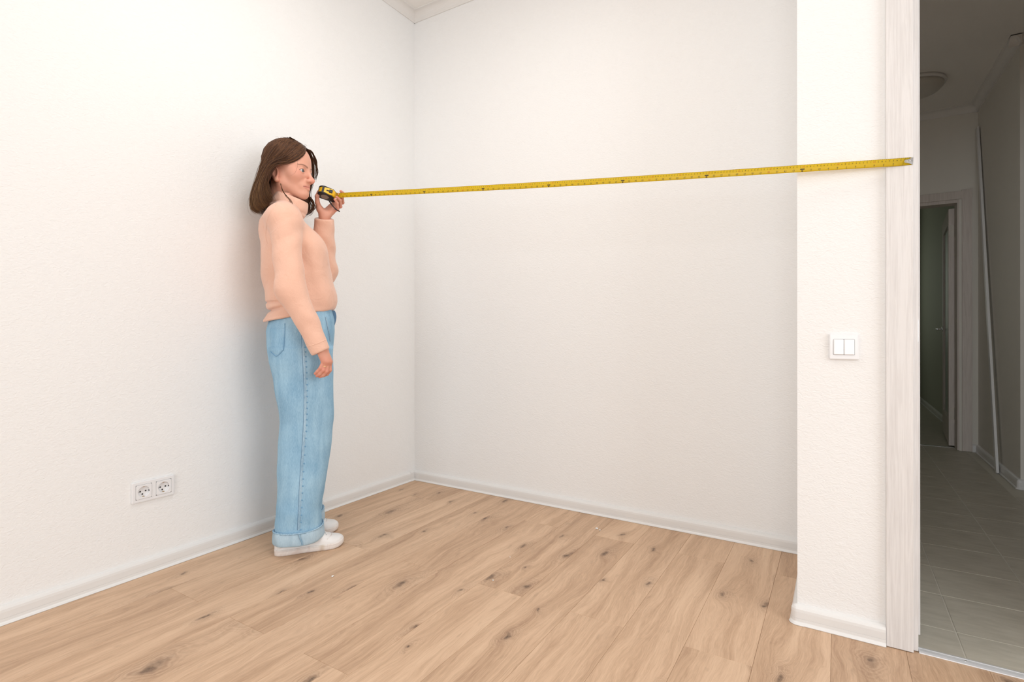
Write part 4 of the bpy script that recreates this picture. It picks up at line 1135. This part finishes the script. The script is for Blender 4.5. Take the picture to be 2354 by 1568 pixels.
# cuff and shoulder seams
bvS = BVHTree.FromPolygons([tuple(v) for v in SV], SQ.tolist())
def ribbon(name, bv, pts, w, off, mat, parent, direction=(0, 1, 0), start=-0.6, n=40, across=None, thick=0.0):
    """thin strip laid on a surface: pts (x,z) in the local frame, cast along +y from the camera side"""
    P_ = catmull(np.array([(p[0], 0, p[1]) for p in pts]), n); rows = []
    T = np.gradient(P_, axis=0); T /= np.linalg.norm(T, axis=1, keepdims=True)
    for p, t in zip(P_, T):
        s_ = np.array([t[2], 0, -t[0]]); row = []
        for q in (-1, -0.4, 0.4, 1):
            x, z = (p + s_ * q * w / 2)[[0, 2]]
            hit = bv.ray_cast(Vector((x, start, z)), Vector(direction))
            if hit[0] is None: row = None; break
            lift = off if abs(q) < 0.5 else off * 0.15
            row.append(hit[0] + hit[1].normalized() * (lift if hit[1].y < 0 else -lift))
        if row: rows.append(row)
    if len(rows) < 2: return None
    bm = bmesh.new(); vs = [[bm.verts.new(v) for v in r] for r in rows]
    for i in range(len(vs) - 1):
        for j in range(3): bm.faces.new((vs[i][j], vs[i + 1][j], vs[i + 1][j + 1], vs[i][j + 1]))
    return link(name, bm_mesh(bm, name), mat, parent, True)
ribbon('seam', bvS, [(-0.118, 1.470), (-0.135, 1.43), (-0.160, 1.38), (-0.172, 1.33), (-0.166, 1.29)], 0.004, 0.0014, M['fleece'], swe)
ribbon('seam', bvS, [(-0.018, 0.868), (0.020, 0.882), (0.052, 0.896)], 0.004, 0.0012, M['fleece'], swe)

# ---- jeans ------------------------------------------------------------------------
def jeans(G):
    X, Y, Z = G
    hip = loftz(G, HIP, p=2.3); hip = np.maximum(np.maximum(hip, f32(0.74) - Z), Z - f32(1.030))
    s = hip
    for tab, sg in ((LEGR, -1), (LEGL, 1)):
        l = loftz(G, tab, p=2.15)
        l = l + np.sin(36 * (X * 0.9 + Z * 0.45) + 3 * sg) * np.clip((f32(0.78) - Z) * 8, 0, 1) * np.clip((Z - f32(0.42)) * 6, 0, 1) * f32(0.0040) * np.clip((-X + f32(0.03)) * 10, 0, 1)
        l = l + np.sin(24 * (X * 1.1 - Z * 0.35) + 1.0) * np.clip((f32(0.42) - Z) * 5, 0, 1) * np.clip((Z - f32(0.11)) * 14, 0, 1) * f32(0.0040)
        l = l + np.sin(70 * Z + 25 * X) * f32(0.0022) * np.clip((f32(0.22) - Z) * 10, 0, 1) * np.clip((Z - f32(0.11)) * 14, 0, 1)
        l = np.maximum(np.maximum(l, f32(0.062) + f32(0.004) * np.sin(20 * X) - Z), Z - f32(0.86))
        s = smin(s, l, 0.012)
    s = s + folds(G, 0.30)
    # waistband gap at the front
    s = np.maximum(s, -np.maximum(loftz(G, shrink(HIP, 0.012), p=2.3), f32(1.00) - Z))
    return s
JV, JQ = bake(jeans, (-0.20, -0.20, 0.045), (0.13, 0.205, 1.045), 0.0042, 2)
jn = link('jeans', mesh_np('jeans', JV, JQ), M['denim'], person, True); jn['label'] = 'wide light blue jeans with rolled cuffs'
bvJ = BVHTree.FromPolygons([tuple(v) for v in JV], JQ.tolist())
SEAM = [(-0.033, 0.960), (-0.030, 0.88), (-0.026, 0.80), (-0.022, 0.70), (-0.022, 0.60), (-0.026, 0.50), (-0.035, 0.36), (-0.041, 0.24), (-0.046, 0.115)]
ribbon('side_seam', bvJ, SEAM, 0.011, 0.0016, M['denim_seam'], jn, n=80)
o = ribbon('side_seam', bvJ, [(x - 0.0058, z) for x, z in SEAM], 0.0020, 0.0007, M['stitch'], jn, n=80)
# puckers along the seam
PK = catmull(np.array([(x + 0.003, 0, z) for x, z in SEAM]), 34)
for p in PK[5:]:
    ribbon('pucker', bvJ, [(p[0] - 0.001, p[2] + 0.0008), (p[0] + 0.003, p[2]), (p[0] + 0.007, p[2] - 0.0012)], 0.0062, 0.0012, M['pucker'], jn, n=5)
# back pocket patch
def patch(name, bv, quad, nu, nv, off, mat, parent, tip=None):
    (a, b, c_, d_) = [np.array(q) for q in quad]; bm = bmesh.new(); rows = []
    for i in range(nu + 1):
        r = []
        for j in range(nv + 1):
            u, v = i / nu, j / nv; p = (a * (1 - u) + b * u) * (1 - v) + (d_ * (1 - u) + c_ * u) * v
            if tip: p = p + np.array([0, -tip]) * v * (1 - abs(2 * u - 1))
            hit = bv.ray_cast(Vector((p[0], -0.6, p[1])), Vector((0, 1, 0)))
            if hit[0] is None: r.append(None); continue
            edge = i in (0, nu) or j in (0, nv)
            r.append(bm.verts.new(hit[0] + hit[1].normalized() * ((off if not edge else -0.0005) * (1 if hit[1].y < 0 else -1))))
        rows.append(r)
    for i in range(nu):
        for j in range(nv):
            q = (rows[i][j], rows[i + 1][j], rows[i + 1][j + 1], rows[i][j + 1])
            if all(x is not None for x in q): bm.faces.new(q)
    return link(name, bm_mesh(bm, name), mat, parent, True)
pk = patch('back_pocket', bvJ, [(-0.160, 0.945), (-0.098, 0.945), (-0.103, 0.855), (-0.152, 0.852)], 14, 18, 0.0024, M['denim'], jn, tip=0.026)
ribbon('pocket_stitch', bvJ, [(-0.098, 0.962), (-0.0985, 0.92), (-0.1025, 0.858), (-0.106, 0.851), (-0.128, 0.828), (-0.140, 0.836), (-0.151, 0.846)], 0.0018, 0.0028, M['pucker'], jn, n=40)
ribbon('pleat', bvJ, [(0.060, 0.990), (0.068, 0.95), (0.076, 0.912), (0.080, 0.885)], 0.005, 0.0024, M['denim_seam'], jn, n=16)
ribbon('pleat', bvJ, [(0.0575, 0.990), (0.0655, 0.95), (0.0735, 0.912), (0.078, 0.885)], 0.0022, 0.0006, M['stitch'], jn, n=16)
# fly flap standing out at the waist
bm = bmesh.new(); rws = []
for i in range(13):
    z = 1.022 - 0.068 * i / 12; x = 0.0955 + 0.008 * math.sin(math.pi * (i / 12) ** 0.8) + 0.004
    rws.append([bm.verts.new((x - 0.012, -0.040, z)), bm.verts.new((x + 0.002, -0.034, z)), bm.verts.new((x + 0.0035, -0.028, z)), bm.verts.new((x - 0.004, -0.004, z))])
for i in range(12):
    for j in range(3): bm.faces.new((rws[i][j], rws[i + 1][j], rws[i + 1][j + 1], rws[i][j + 1]))
o = link('fly', bm_mesh(bm, 'fly'), M['stitch'], jn, True)
# rolled cuffs with a corded hem
def cuff(tab, cy_):
    rr = {r[0]: r for r in tab}
    def at(z):
        t = np.array(sorted([r[:4] for r in tab])); return [float(np.interp(z, t[:, 0], t[:, k])) for k in (1, 2, 3)]
    prof = [(-0.002, 0.100), (0.0035, 0.1055), (0.0075, 0.099), (0.0100, 0.080), (0.0105, 0.062), (0.0085, 0.052), (0.0040, 0.049), (0.0005, 0.056)]
    rings = []; n = 64
    for d, z in prof:
        b, f_, w = at(z); cx, rx = (b + f_) / 2, (f_ - b) / 2; ring = []
        for k in range(n):
            a = 2 * math.pi * k / n; c, s = math.cos(a), math.sin(a); p = 2.15
            q = (abs(c) ** p + abs(s) ** p) ** (-1 / p)
            wv = 0.0018 * math.sin(5 * a + 1.0) + 0.0012 * math.sin(9 * a + z * 60)
            ring.append((cx + (rx + d + wv) * c * q, cy_ + (w + d + wv) * s * q, z + 0.004 * math.sin(a * 2 + 0.5) + 0.006 * c))
        rings.append(ring)
    c_ = link('cuff', loft('cuff', rings, True, False, False), M['denim_in'], jn, True); c_['label'] = 'pale rolled up jeans cuff'
    m_ = c_.modifiers.new('sub', 'SUBSURF'); m_.levels = 1; m_.render_levels = 1
    # corded hem along the top of the roll
    b, f_, w = at(0.102); cx, rx = (b + f_) / 2, (f_ - b) / 2; path = []
    for k in range(97):
        a = 2 * math.pi * k / 96; c, s = math.cos(a), math.sin(a); q = (abs(c) ** 2.15 + abs(s) ** 2.15) ** (-1 / 2.15)
        path.append((cx + (rx + 0.0055) * c * q, cy_ + (w + 0.0055) * s * q, 0.1035 + 0.004 * math.sin(a * 2 + 0.5) + 0.006 * c))
    rad = [0.0034 + 0.0011 * math.sin(k * 2.1) for k in range(97)]
    tv_, tq_ = tubes([path], [rad], 7)
    link('hem', mesh_np('hem', tv_, tq_), M['denim_seam'], jn, True)
    # turned seam on the roll
    x0 = -0.046
    rp_ = [(x0, 0.100), (x0 + 0.004, 0.085), (x0 + 0.010, 0.070), (x0 + 0.013, 0.056)]
    if cy_ < 0:
        vv = []
        for x, z in rp_:
            u = (x - cx) / (rx + 0.01); s = (1 - abs(u) ** 2.15) ** (1 / 2.15); vv.append((x, cy_ - (w + 0.0125) * s, z))
        tv_, tq_ = tubes([catmull(vv, 14)], [np.full(14, 0.0028)], 6)
        link('cuff_seam', mesh_np('cuff_seam', tv_, tq_), M['denim_seam'], jn, True)
cuff(LEGR, -0.102); cuff(LEGL, 0.098)

# ---- shoes --------------------------------------------------------------------------
M['leather'] = plain('white_leather', (0.82, 0.80, 0.785), 0.42, var=0.03, nscale=30, bump=0.04)
def sole_mat():
    k = NT('white_rubber_sole'); v = k.coord()
    n = k.noise(v, 26, 4, 0.6, 0.6)
    sx = k.n('ShaderNodeSeparateXYZ'); k.l(v, sx.inputs[0])
    c = k.ramp(n, [(0.35, (0.70, 0.60, 0.545)), (0.6, (0.80, 0.745, 0.705))])
    spot = k.math('POWER', 2.718, k.math('MULTIPLY', k.math('MULTIPLY', k.math('SUBTRACT', sx.outputs[0], 0.045), k.math('SUBTRACT', sx.outputs[0], 0.045)), -9000.0))
    c = k.mix(k.math('MULTIPLY', spot, 0.55), c, (0.52, 0.40, 0.27))
    k.set(c, 0.6, 0, 0.3); return k.m
M['sole'] = sole_mat()
def shoe(cx, cy_, mirror_):
    kids = []
    x0, x1 = -0.138, 0.134
    def halfw(u):           # half width along the length, u 0 heel .. 1 toe
        return np.interp(u, [0, 0.03, 0.10, 0.25, 0.42, 0.58, 0.72, 0.84, 0.93, 0.975, 1.0], [0.010, 0.022, 0.031, 0.0335, 0.0325, 0.038, 0.0445, 0.0445, 0.036, 0.023, 0.008])
    def cenl(u): return mirror_ * np.interp(u, [0, 0.4, 0.7, 1.0], [0.0, 0.001, 0.004, 0.008])
    us = np.concatenate([[0, 0.008, 0.02, 0.04, 0.07], np.linspace(0.11, 0.90, 20), [0.93, 0.955, 0.975, 0.99, 1.0]])
    def outline(d): return [(x0 + u * (x1 - x0), cenl(u) - (halfw(u) + d)) for u in us] + [(x0 + u * (x1 - x0), cenl(u) + (halfw(u) + d)) for u in us[::-1]]
    def lift(x): return 0.010 * max(0, (x - 0.085) / 0.05) ** 2       # toe spring
    rings = []
    for d, z in ((-0.006, 0.0), (-0.001, 0.0012), (0.0015, 0.006), (0.0020, 0.014), (0.0015, 0.0235), (-0.0008, 0.0262), (-0.006, 0.0262)):
        rings.append([(x + (0.0015 if d > 0 and x > 0.1 else 0), y, (z if z > 0.01 else z) + lift(x) * (1 - 0.35 * z / 0.026)) for x, y in outline(d)])
    kids.append(link('sole', loft('sole', rings), M['sole'], None, True))
    # stitched welt line
    wl = [(x, y, 0.0205 + lift(x) * 0.7) for x, y in outline(0.0019)]; wl.append(wl[0])
    tv_, tq_ = tubes([wl], [np.full(len(wl), 0.0011)], 5); kids.append(link('welt', mesh_np('welt', tv_, tq_), M['sole'], None, True))
    # upper: arched sections
    def top(u): return np.interp(u, [0, 0.02, 0.08, 0.2, 0.34, 0.46, 0.58, 0.70, 0.80, 0.88, 0.94, 0.98, 1.0], [0.045, 0.075, 0.084, 0.080, 0.079, 0.083, 0.078, 0.066, 0.0545, 0.048, 0.043, 0.036, 0.028])
    rings = []
    for u in us:
        x = x0 + u * (x1 - x0); hw = halfw(u) - 0.002; c = cenl(u); t = top(u); ring = []
        for k in range(17):
            a = math.pi * k / 16; cs, sn = math.cos(a), math.sin(a)
            p = 2.6 if u > 0.55 else 3.0
            q = (abs(cs) ** p + abs(sn) ** p) ** (-1 / p)
            narrow = 1 - (0.34 if u < 0.6 else 0.10) * max(0, sn * q) ** 3
            ring.append((x, c + hw * cs * q * narrow, 0.024 + lift(x) * 0.6 + (t - 0.024) * max(0, sn * q)))
        rings.append(ring)
    up = link('shoe', loft('shoe', rings, False, False, False), M['leather'], person, True); up.location = (cx, cy_, 0); up['label'] = 'white low leather sneaker'
    for kd in kids: kd.parent = up
    m_ = up.modifiers.new('sub', 'SUBSURF'); m_.levels = 1; m_.render_levels = 1
    bm = bmesh.new(); bm.from_mesh(up.data); bv = BVHTree.FromBMesh(bm); bm.free()
    def surf(x, y, d=(0, 0, -1)):
        h = bv.ray_cast(Vector((x, y, 0.2)), Vector(d)); return h[0]
    # toe seam and heel seam lines
    for pts in ([(0.066, 0.038), (0.082, 0.02), (0.086, 0.0), (0.082, -0.02), (0.066, -0.038)],):
        pp = [surf(x, y + cenl(0.8)) for x, y in pts]; pp = [p + Vector((0, 0, 0.0004)) for p in pp if p]
        if len(pp) > 2:
            tv_, tq_ = tubes([catmull([tuple(p) for p in pp], 24)], [np.full(24, 0.0011)], 5); link('toe_seam', mesh_np('toe_seam', tv_, tq_), M['sole'], up, True)
    for sgn in (-1, 1):
        pp = []
        for x, z in ((-0.128, 0.030), (-0.112, 0.036), (-0.094, 0.046), (-0.078, 0.062)):
            h = bv.ray_cast(Vector((x, sgn * 0.2, z)), Vector((0, -sgn, 0)))
            if h[0]: pp.append(tuple(h[0] + Vector((0, sgn * 0.0002, 0))))
        if len(pp) > 2:
            tv_, tq_ = tubes([catmull(pp, 16)], [np.full(16, 0.0009)], 5); link('heel_seam', mesh_np('heel_seam', tv_, tq_), M['sole'], up, True)
    # laces
    for i, x in enumerate((0.060, 0.045, 0.030)):
        pp = []
        for q in np.linspace(-1, 1, 7):
            p = surf(x + 0.004 * q * (1 if i % 2 else -1), q * 0.021 + cenl(0.7))
            if p: pp.append(tuple(p + Vector((0, 0, 0.0016))))
        if len(pp) > 2:
            tv_, tq_ = tubes([catmull(pp, 20)], [np.full(20, 0.0026)], 6, 0.6); link('lace', mesh_np('lace', tv_, tq_), M['leather'], up, True)
    return up
shoe(0.0, -0.103, 1); shoe(-0.006, 0.098, -1)

# ------------------------------------------------------------------ tape measure
def ploc(x, y, z):
    return Vector((PO[0] + FXn * x - FYn * y, PO[1] + FYn * x + FXn * y, z))
FXn, FYn = FX / math.hypot(FX, FY), FY / math.hypot(FX, FY)
M['yellow'] = plain('yellow_plastic', (0.86, 0.52, 0.015), 0.32, var=0.02)
M['rubber'] = plain('black_rubber', (0.018, 0.018, 0.020), 0.55, var=0.1)
M['tape'] = plain('yellow_tape_enamel', (0.86, 0.63, 0.025), 0.35, var=0.02, nscale=12)
M['ink'] = plain('black_print', (0.05, 0.035, 0.01), 0.6)
M['ink_red'] = plain('red_print', (0.62, 0.12, 0.015), 0.6)
HOOK = Vector((JX - 0.0005, YC - 0.0155, 1.4228))
END = ploc(0.116, 0.044, 1.5555)                     # where the blade leaves the case
tm = empty('tape_measure', END); tag(tm, 'yellow and black tape measure stretched from her hand to the door frame', 'tape measure')
ax = (HOOK - END); BL = ax.length; ax.normalize()
side = Vector((ax.y, -ax.x, 0)).normalized()          # horizontal normal towards the camera
if side.dot(Vector(CAM_POS) - END) < 0: side = -side
up = side.cross(ax).normalized()
if up.z < 0: up = -up
BWD = 0.0225
def bp(s, v, n): return (END - END) + ax * s + up * v + side * n      # in tape frame (origin END)
nseg, nw = 60, 8
bm = bmesh.new(); rows = []
def crown_(v): return -0.0021 * (v / (BWD / 2)) ** 2
for i in range(nseg + 1):
    s = BL * i / nseg; sag = -0.006 * math.sin(math.pi * i / nseg); tw = 0.0
    rows.append([bm.verts.new(bp(s, v + sag, crown_(v))) for v in np.linspace(-BWD / 2, BWD / 2, nw + 1)])
for i in range(nseg):
    for j in range(nw): bm.faces.new((rows[i][j], rows[i + 1][j], rows[i + 1][j + 1], rows[i][j + 1]))
bmesh.ops.solidify(bm, geom=bm.faces[:], thickness=0.0003)
blade = link('blade', bm_mesh(bm, 'blade'), M['tape'], tm, True); blade['label'] = 'long yellow printed steel blade'
# printed scale: centimetres in the upper row, inches below, both upside down as seen
def glyphs(txt):
    c = bpy.data.curves.new('glyph', 'FONT'); c.body = txt; c.align_x = 'CENTER'; c.align_y = 'CENTER'; c.size = 1.0; c.resolution_u = 2
    o = bpy.data.objects.new('glyph', c); COL.objects.link(o)
    dg = bpy.context.evaluated_depsgraph_get(); me = bpy.data.meshes.new_from_object(o.evaluated_get(dg))
    V = np.empty(len(me.vertices) * 3, f32); me.vertices.foreach_get('co', V); V = V.reshape(-1, 3)
    F = [tuple(p.vertices) for p in me.polygons]
    bpy.data.objects.remove(o, do_unlink=True); bpy.data.meshes.remove(me); bpy.data.curves.remove(c)
    return V, F
gc = {}
class Print:
    def __init__(s): s.V = []; s.F = []; s.n = 0
    def add(s, pts, faces):
        s.V += pts; s.F += [tuple(i + s.n for i in f) for f in faces]; s.n += len(pts)
    def text(s, txt, d, v, size):
        if txt not in gc: gc[txt] = glyphs(txt)
        V, F = gc[txt]; pts = []
        for x, y, _ in V:
            vv = v - y * size; pts.append(surfp(d + x * size, vv))
        s.add(pts, F)
    def bar(s, d, v0, v1, w):
        pts = [surfp(d - w / 2, v0), surfp(d + w / 2, v0), surfp(d + w / 2, v1), surfp(d - w / 2, v1)]; s.add(pts, [(0, 1, 2, 3)])
    def build(s, name, mat, parent):
        me = bpy.data.meshes.new(name); me.from_pydata(s.V, [], s.F); me.update(); return link(name, me, mat, parent)
def surfp(d, v):          # d: distance from the hook, v: height on the blade
    s = BL - d; sag = -0.006 * math.sin(math.pi * min(max(s / BL, 0), 1))
    return tuple(bp(s, v + sag, crown_(v) + 0.00045))
CMU = 0.0093; INU = CMU * 2.54
pb_, pr_ = Print(), Print()
ncm = int(BL / CMU) - 1
for i in range(1, ncm):
    d = i * CMU
    pb_.bar(d, BWD * 0.5, BWD * 0.36, 0.0005)
    if i + 0.5 < ncm: pb_.bar(d + CMU / 2, BWD * 0.5, BWD * 0.42, 0.0004)
    if i < 2: continue
    if i % 10 == 0: pr_.text(str(i), d + 0.0012, BWD * 0.20, 0.0068)
    else: pb_.text(str(i % 10), d + 0.0012, BWD * 0.20, 0.0062)
for i in range(1, int(BL / INU)):
    d = i * INU
    pb_.bar(d, -BWD * 0.5, -BWD * 0.40, 0.0005)
    if i % 12 == 0:
        pb_.add([surfp(d - 0.0062, -BWD * 0.06), surfp(d + 0.0062, -BWD * 0.06), surfp(d + 0.0062, -BWD * 0.20), surfp(d - 0.0062, -BWD * 0.20)], [(0, 1, 2, 3)])
        pb_.text('%dF' % (i // 12), d, -BWD * 0.30, 0.0072)
        pb_.add([surfp(d - 0.003, -BWD * 0.36), surfp(d, -BWD * 0.47), surfp(d + 0.003, -BWD * 0.36), surfp(d, -BWD * 0.30)], [(0, 1, 2, 3)])
    elif i % 16 == 0: pr_.text(str(i), d, -BWD * 0.24, 0.0082)
    else: pb_.text(str(i), d, -BWD * 0.24, 0.0074)
p_ = pb_.build('print', M['ink'], blade); p_['kind'] = 'stuff'; p_['label'] = 'black centimetre and inch scale'
p_ = pr_.build('print', M['ink_red'], blade); p_['kind'] = 'stuff'; p_['label'] = 'red tens on the scale'
# end hook
bm = bmesh.new()
prof = [(BL - 0.0215, 0.0), (BL - 0.020, 0.0035), (BL - 0.013, 0.0052), (BL - 0.006, 0.0080), (BL - 0.002, 0.0105), (BL, 0.0112)]
vs = []
for s, hw in prof: vs.append([bm.verts.new(bp(s, v, 0.0012 + crown_(v) * 0.5)) for v in np.linspace(-hw if hw else -0.0006, hw if hw else 0.0006, 5)])
for i in range(len(vs) - 1):
    for j in range(4): bm.faces.new((vs[i][j], vs[i + 1][j], vs[i + 1][j + 1], vs[i][j + 1]))
lipv = [bm.verts.new(v.co - side * 0.0115) for v in vs[-1]]
for j in range(4): bm.faces.new((vs[-1][j], lipv[j], lipv[j + 1], vs[-1][j + 1]))
bmesh.ops.solidify(bm, geom=bm.faces[:], thickness=0.0009)
hk = link('hook', bm_mesh(bm, 'hook'), M['steel'], tm); hk['label'] = 'bright metal end hook'
for s in (BL - 0.0145, BL - 0.0075):
    o = link('rivet', lathe('rivet', [(0, 0.0014), (0.0014, 0.0011), (0.002, 0.0002), (0.002, -0.0005)], 14), M['steel'], hk)
    o.location = bp(s, 0, 0.0018); o.rotation_mode = 'QUATERNION'; o.rotation_quaternion = side.to_track_quat('Z', 'Y')
# case: rounded block behind the blade mouth, its top tilted towards the camera
ca = ax.copy()
tlt = math.radians(76)
Fh = Vector((FXn, FYn, 0)); Lh = Vector((-FYn, FXn, 0))
cax = (Fh * math.cos(math.radians(-13)) + Vector((0, 0, 1)) * math.sin(math.radians(-13))).normalized()      # length axis
ctop0 = Vector((0, 0, 1)) - cax * cax.z; ctop0.normalize()
cs = cax.cross(ctop0).normalized()                                    # side axis (towards the camera: -L)
ctop = (ctop0 * math.cos(tlt) + cs * math.sin(tlt)).normalized(); cside = cax.cross(ctop).normalized()
CL, CHT, CWD = 0.078, 0.058, 0.034
cc = cax * (-CL / 2 - 0.0) - ctop * (CHT / 2 - 0.018) * 1.0
def case_pt(x, y, z): return cc + cax * x + cside * y + ctop * z     # x length, y thickness, z height
def case_mesh(name, w, inset, x0=-CL / 2, x1=CL / 2):
    # outline in x-z: rounded rear, flat front with mouth
    out = []
    for a in np.linspace(90, 270, 15):
        r = 0.024; cx = x0 + r; cz = (CHT / 2 - r) * (1 if a <= 180 else -1)
        out.append((cx + (r - inset) * math.cos(math.radians(a)), cz + (r - inset) * math.sin(math.radians(a))))
    out += [(x1 - 0.004, -CHT / 2 + inset), (x1 - inset * 0.4, -CHT / 2 + 0.004 + inset), (x1 - inset * 0.4, CHT / 2 - 0.026), (x1 - 0.008, CHT / 2 - 0.010), (x1 - 0.020, CHT / 2 - inset)]
    rings = []
    for y, s_ in ((-w / 2, 0.006), (-w / 2 + 0.0025, 0.0018), (-w / 2 + 0.005, 0), (w / 2 - 0.005, 0), (w / 2 - 0.0025, 0.0018), (w / 2, 0.006)):
        cx = sum(p[0] for p in out) / len(out); cz = sum(p[1] for p in out) / len(out); k = 1 - s_ / 0.03
        rings.append([case_pt(cx + (x - cx) * k, y, cz + (z - cz) * k) for x, z in out])
    return loft(name, rings)
case = link('case', case_mesh('case', CWD, 0.0), M['yellow'], tm, False); case['label'] = 'yellow plastic case'
# black rubber jacket: side cheeks, rear band
for sg in (-1, 1):
    rings = []
    for y, s_ in ((CWD / 2 - 0.004, 0.0), (CWD / 2 + 0.0012, 0.0), (CWD / 2 + 0.0025, 0.004)):
        out = []
        for a in np.linspace(90, 270, 15):
            r = 0.0235; cz = (CHT / 2 - r) * (1 if a <= 180 else -1); out.append((-CL / 2 + r + (r + 0.0012 - s_) * math.cos(math.radians(a)), cz + (r + 0.0012 - s_) * math.sin(math.radians(a))))
        out += [(CL / 2 - 0.006 - s_, -CHT / 2 - 0.0012 + s_), (CL / 2 + 0.0008 - s_, -CHT / 2 + 0.006 + s_), (CL / 2 + 0.0008 - s_, CHT / 2 - 0.030 - s_), (CL / 2 - 0.018 - s_, CHT / 2 - 0.006 - s_)]
        rings.append([case_pt(x, y * sg, z) for x, z in out])
    link('grip', loft('grip', rings), M['rubber'], case, False)
    rings = []
    for y, r in ((CWD / 2 + 0.002, 0.019), (CWD / 2 + 0.0034, 0.0182)):
        rings.append([case_pt(-0.006 + r * math.cos(2 * math.pi * k / 28), y * sg, -0.002 + r * math.sin(2 * math.pi * k / 28)) for k in range(28)])
    lab = link('badge', loft('badge', rings), plain('grey_badge', (0.30, 0.24, 0.19), 0.4), case, False)
def case_box(name, x0, x1, y0, y1, z0, z1, mat, bev=0.0012):
    bm = bmesh.new(); bm_box(bm, (x0, y0, z0), (x1, y1, z1)); bmesh.ops.bevel(bm, geom=bm.edges[:], offset=bev, segments=2, affect='EDGES')
    for v in bm.verts: v.co = case_pt(*v.co)
    return link(name, bm_mesh(bm, name), mat, case)
case_box('band', -CL / 2 + 0.013, -CL / 2 + 0.022, -CWD / 2 - 0.0005, CWD / 2 + 0.0005, CHT / 2 - 0.014, CHT / 2 + 0.0018, M['rubber'])
case_box('band', -CL / 2 - 0.0015, -CL / 2 + 0.010, -CWD / 2 - 0.0005, CWD / 2 + 0.0005, -0.018, CHT / 2 - 0.020, M['rubber'])
lk = case_box('lock_slider', CL / 2 - 0.034, CL / 2 - 0.019, -0.0075, 0.0075, CHT / 2 - 0.006, CHT / 2 + 0.0045, M['rubber'])
case_box('lock_slot', CL / 2 - 0.046, CL / 2 - 0.033, -0.003, 0.003, CHT / 2 - 0.006, CHT / 2 + 0.0016, M['rubber'], 0.0006)
# wrist strap hanging from the case
sp_ = [ploc(*q) - END for q in ((0.080, 0.040, 1.536), (0.090, 0.046, 1.520), (0.100, 0.050, 1.507), (0.112, 0.050, 1.494), (0.120, 0.044, 1.487), (0.129, 0.036, 1.481))]
tv_, tq_ = tubes([catmull([tuple(p) for p in sp_], 20)], [np.full(20, 0.0045)], 8, 0.55)
link('wrist_strap', mesh_np('wrist_strap', tv_, tq_), M['rubber'], case, True)
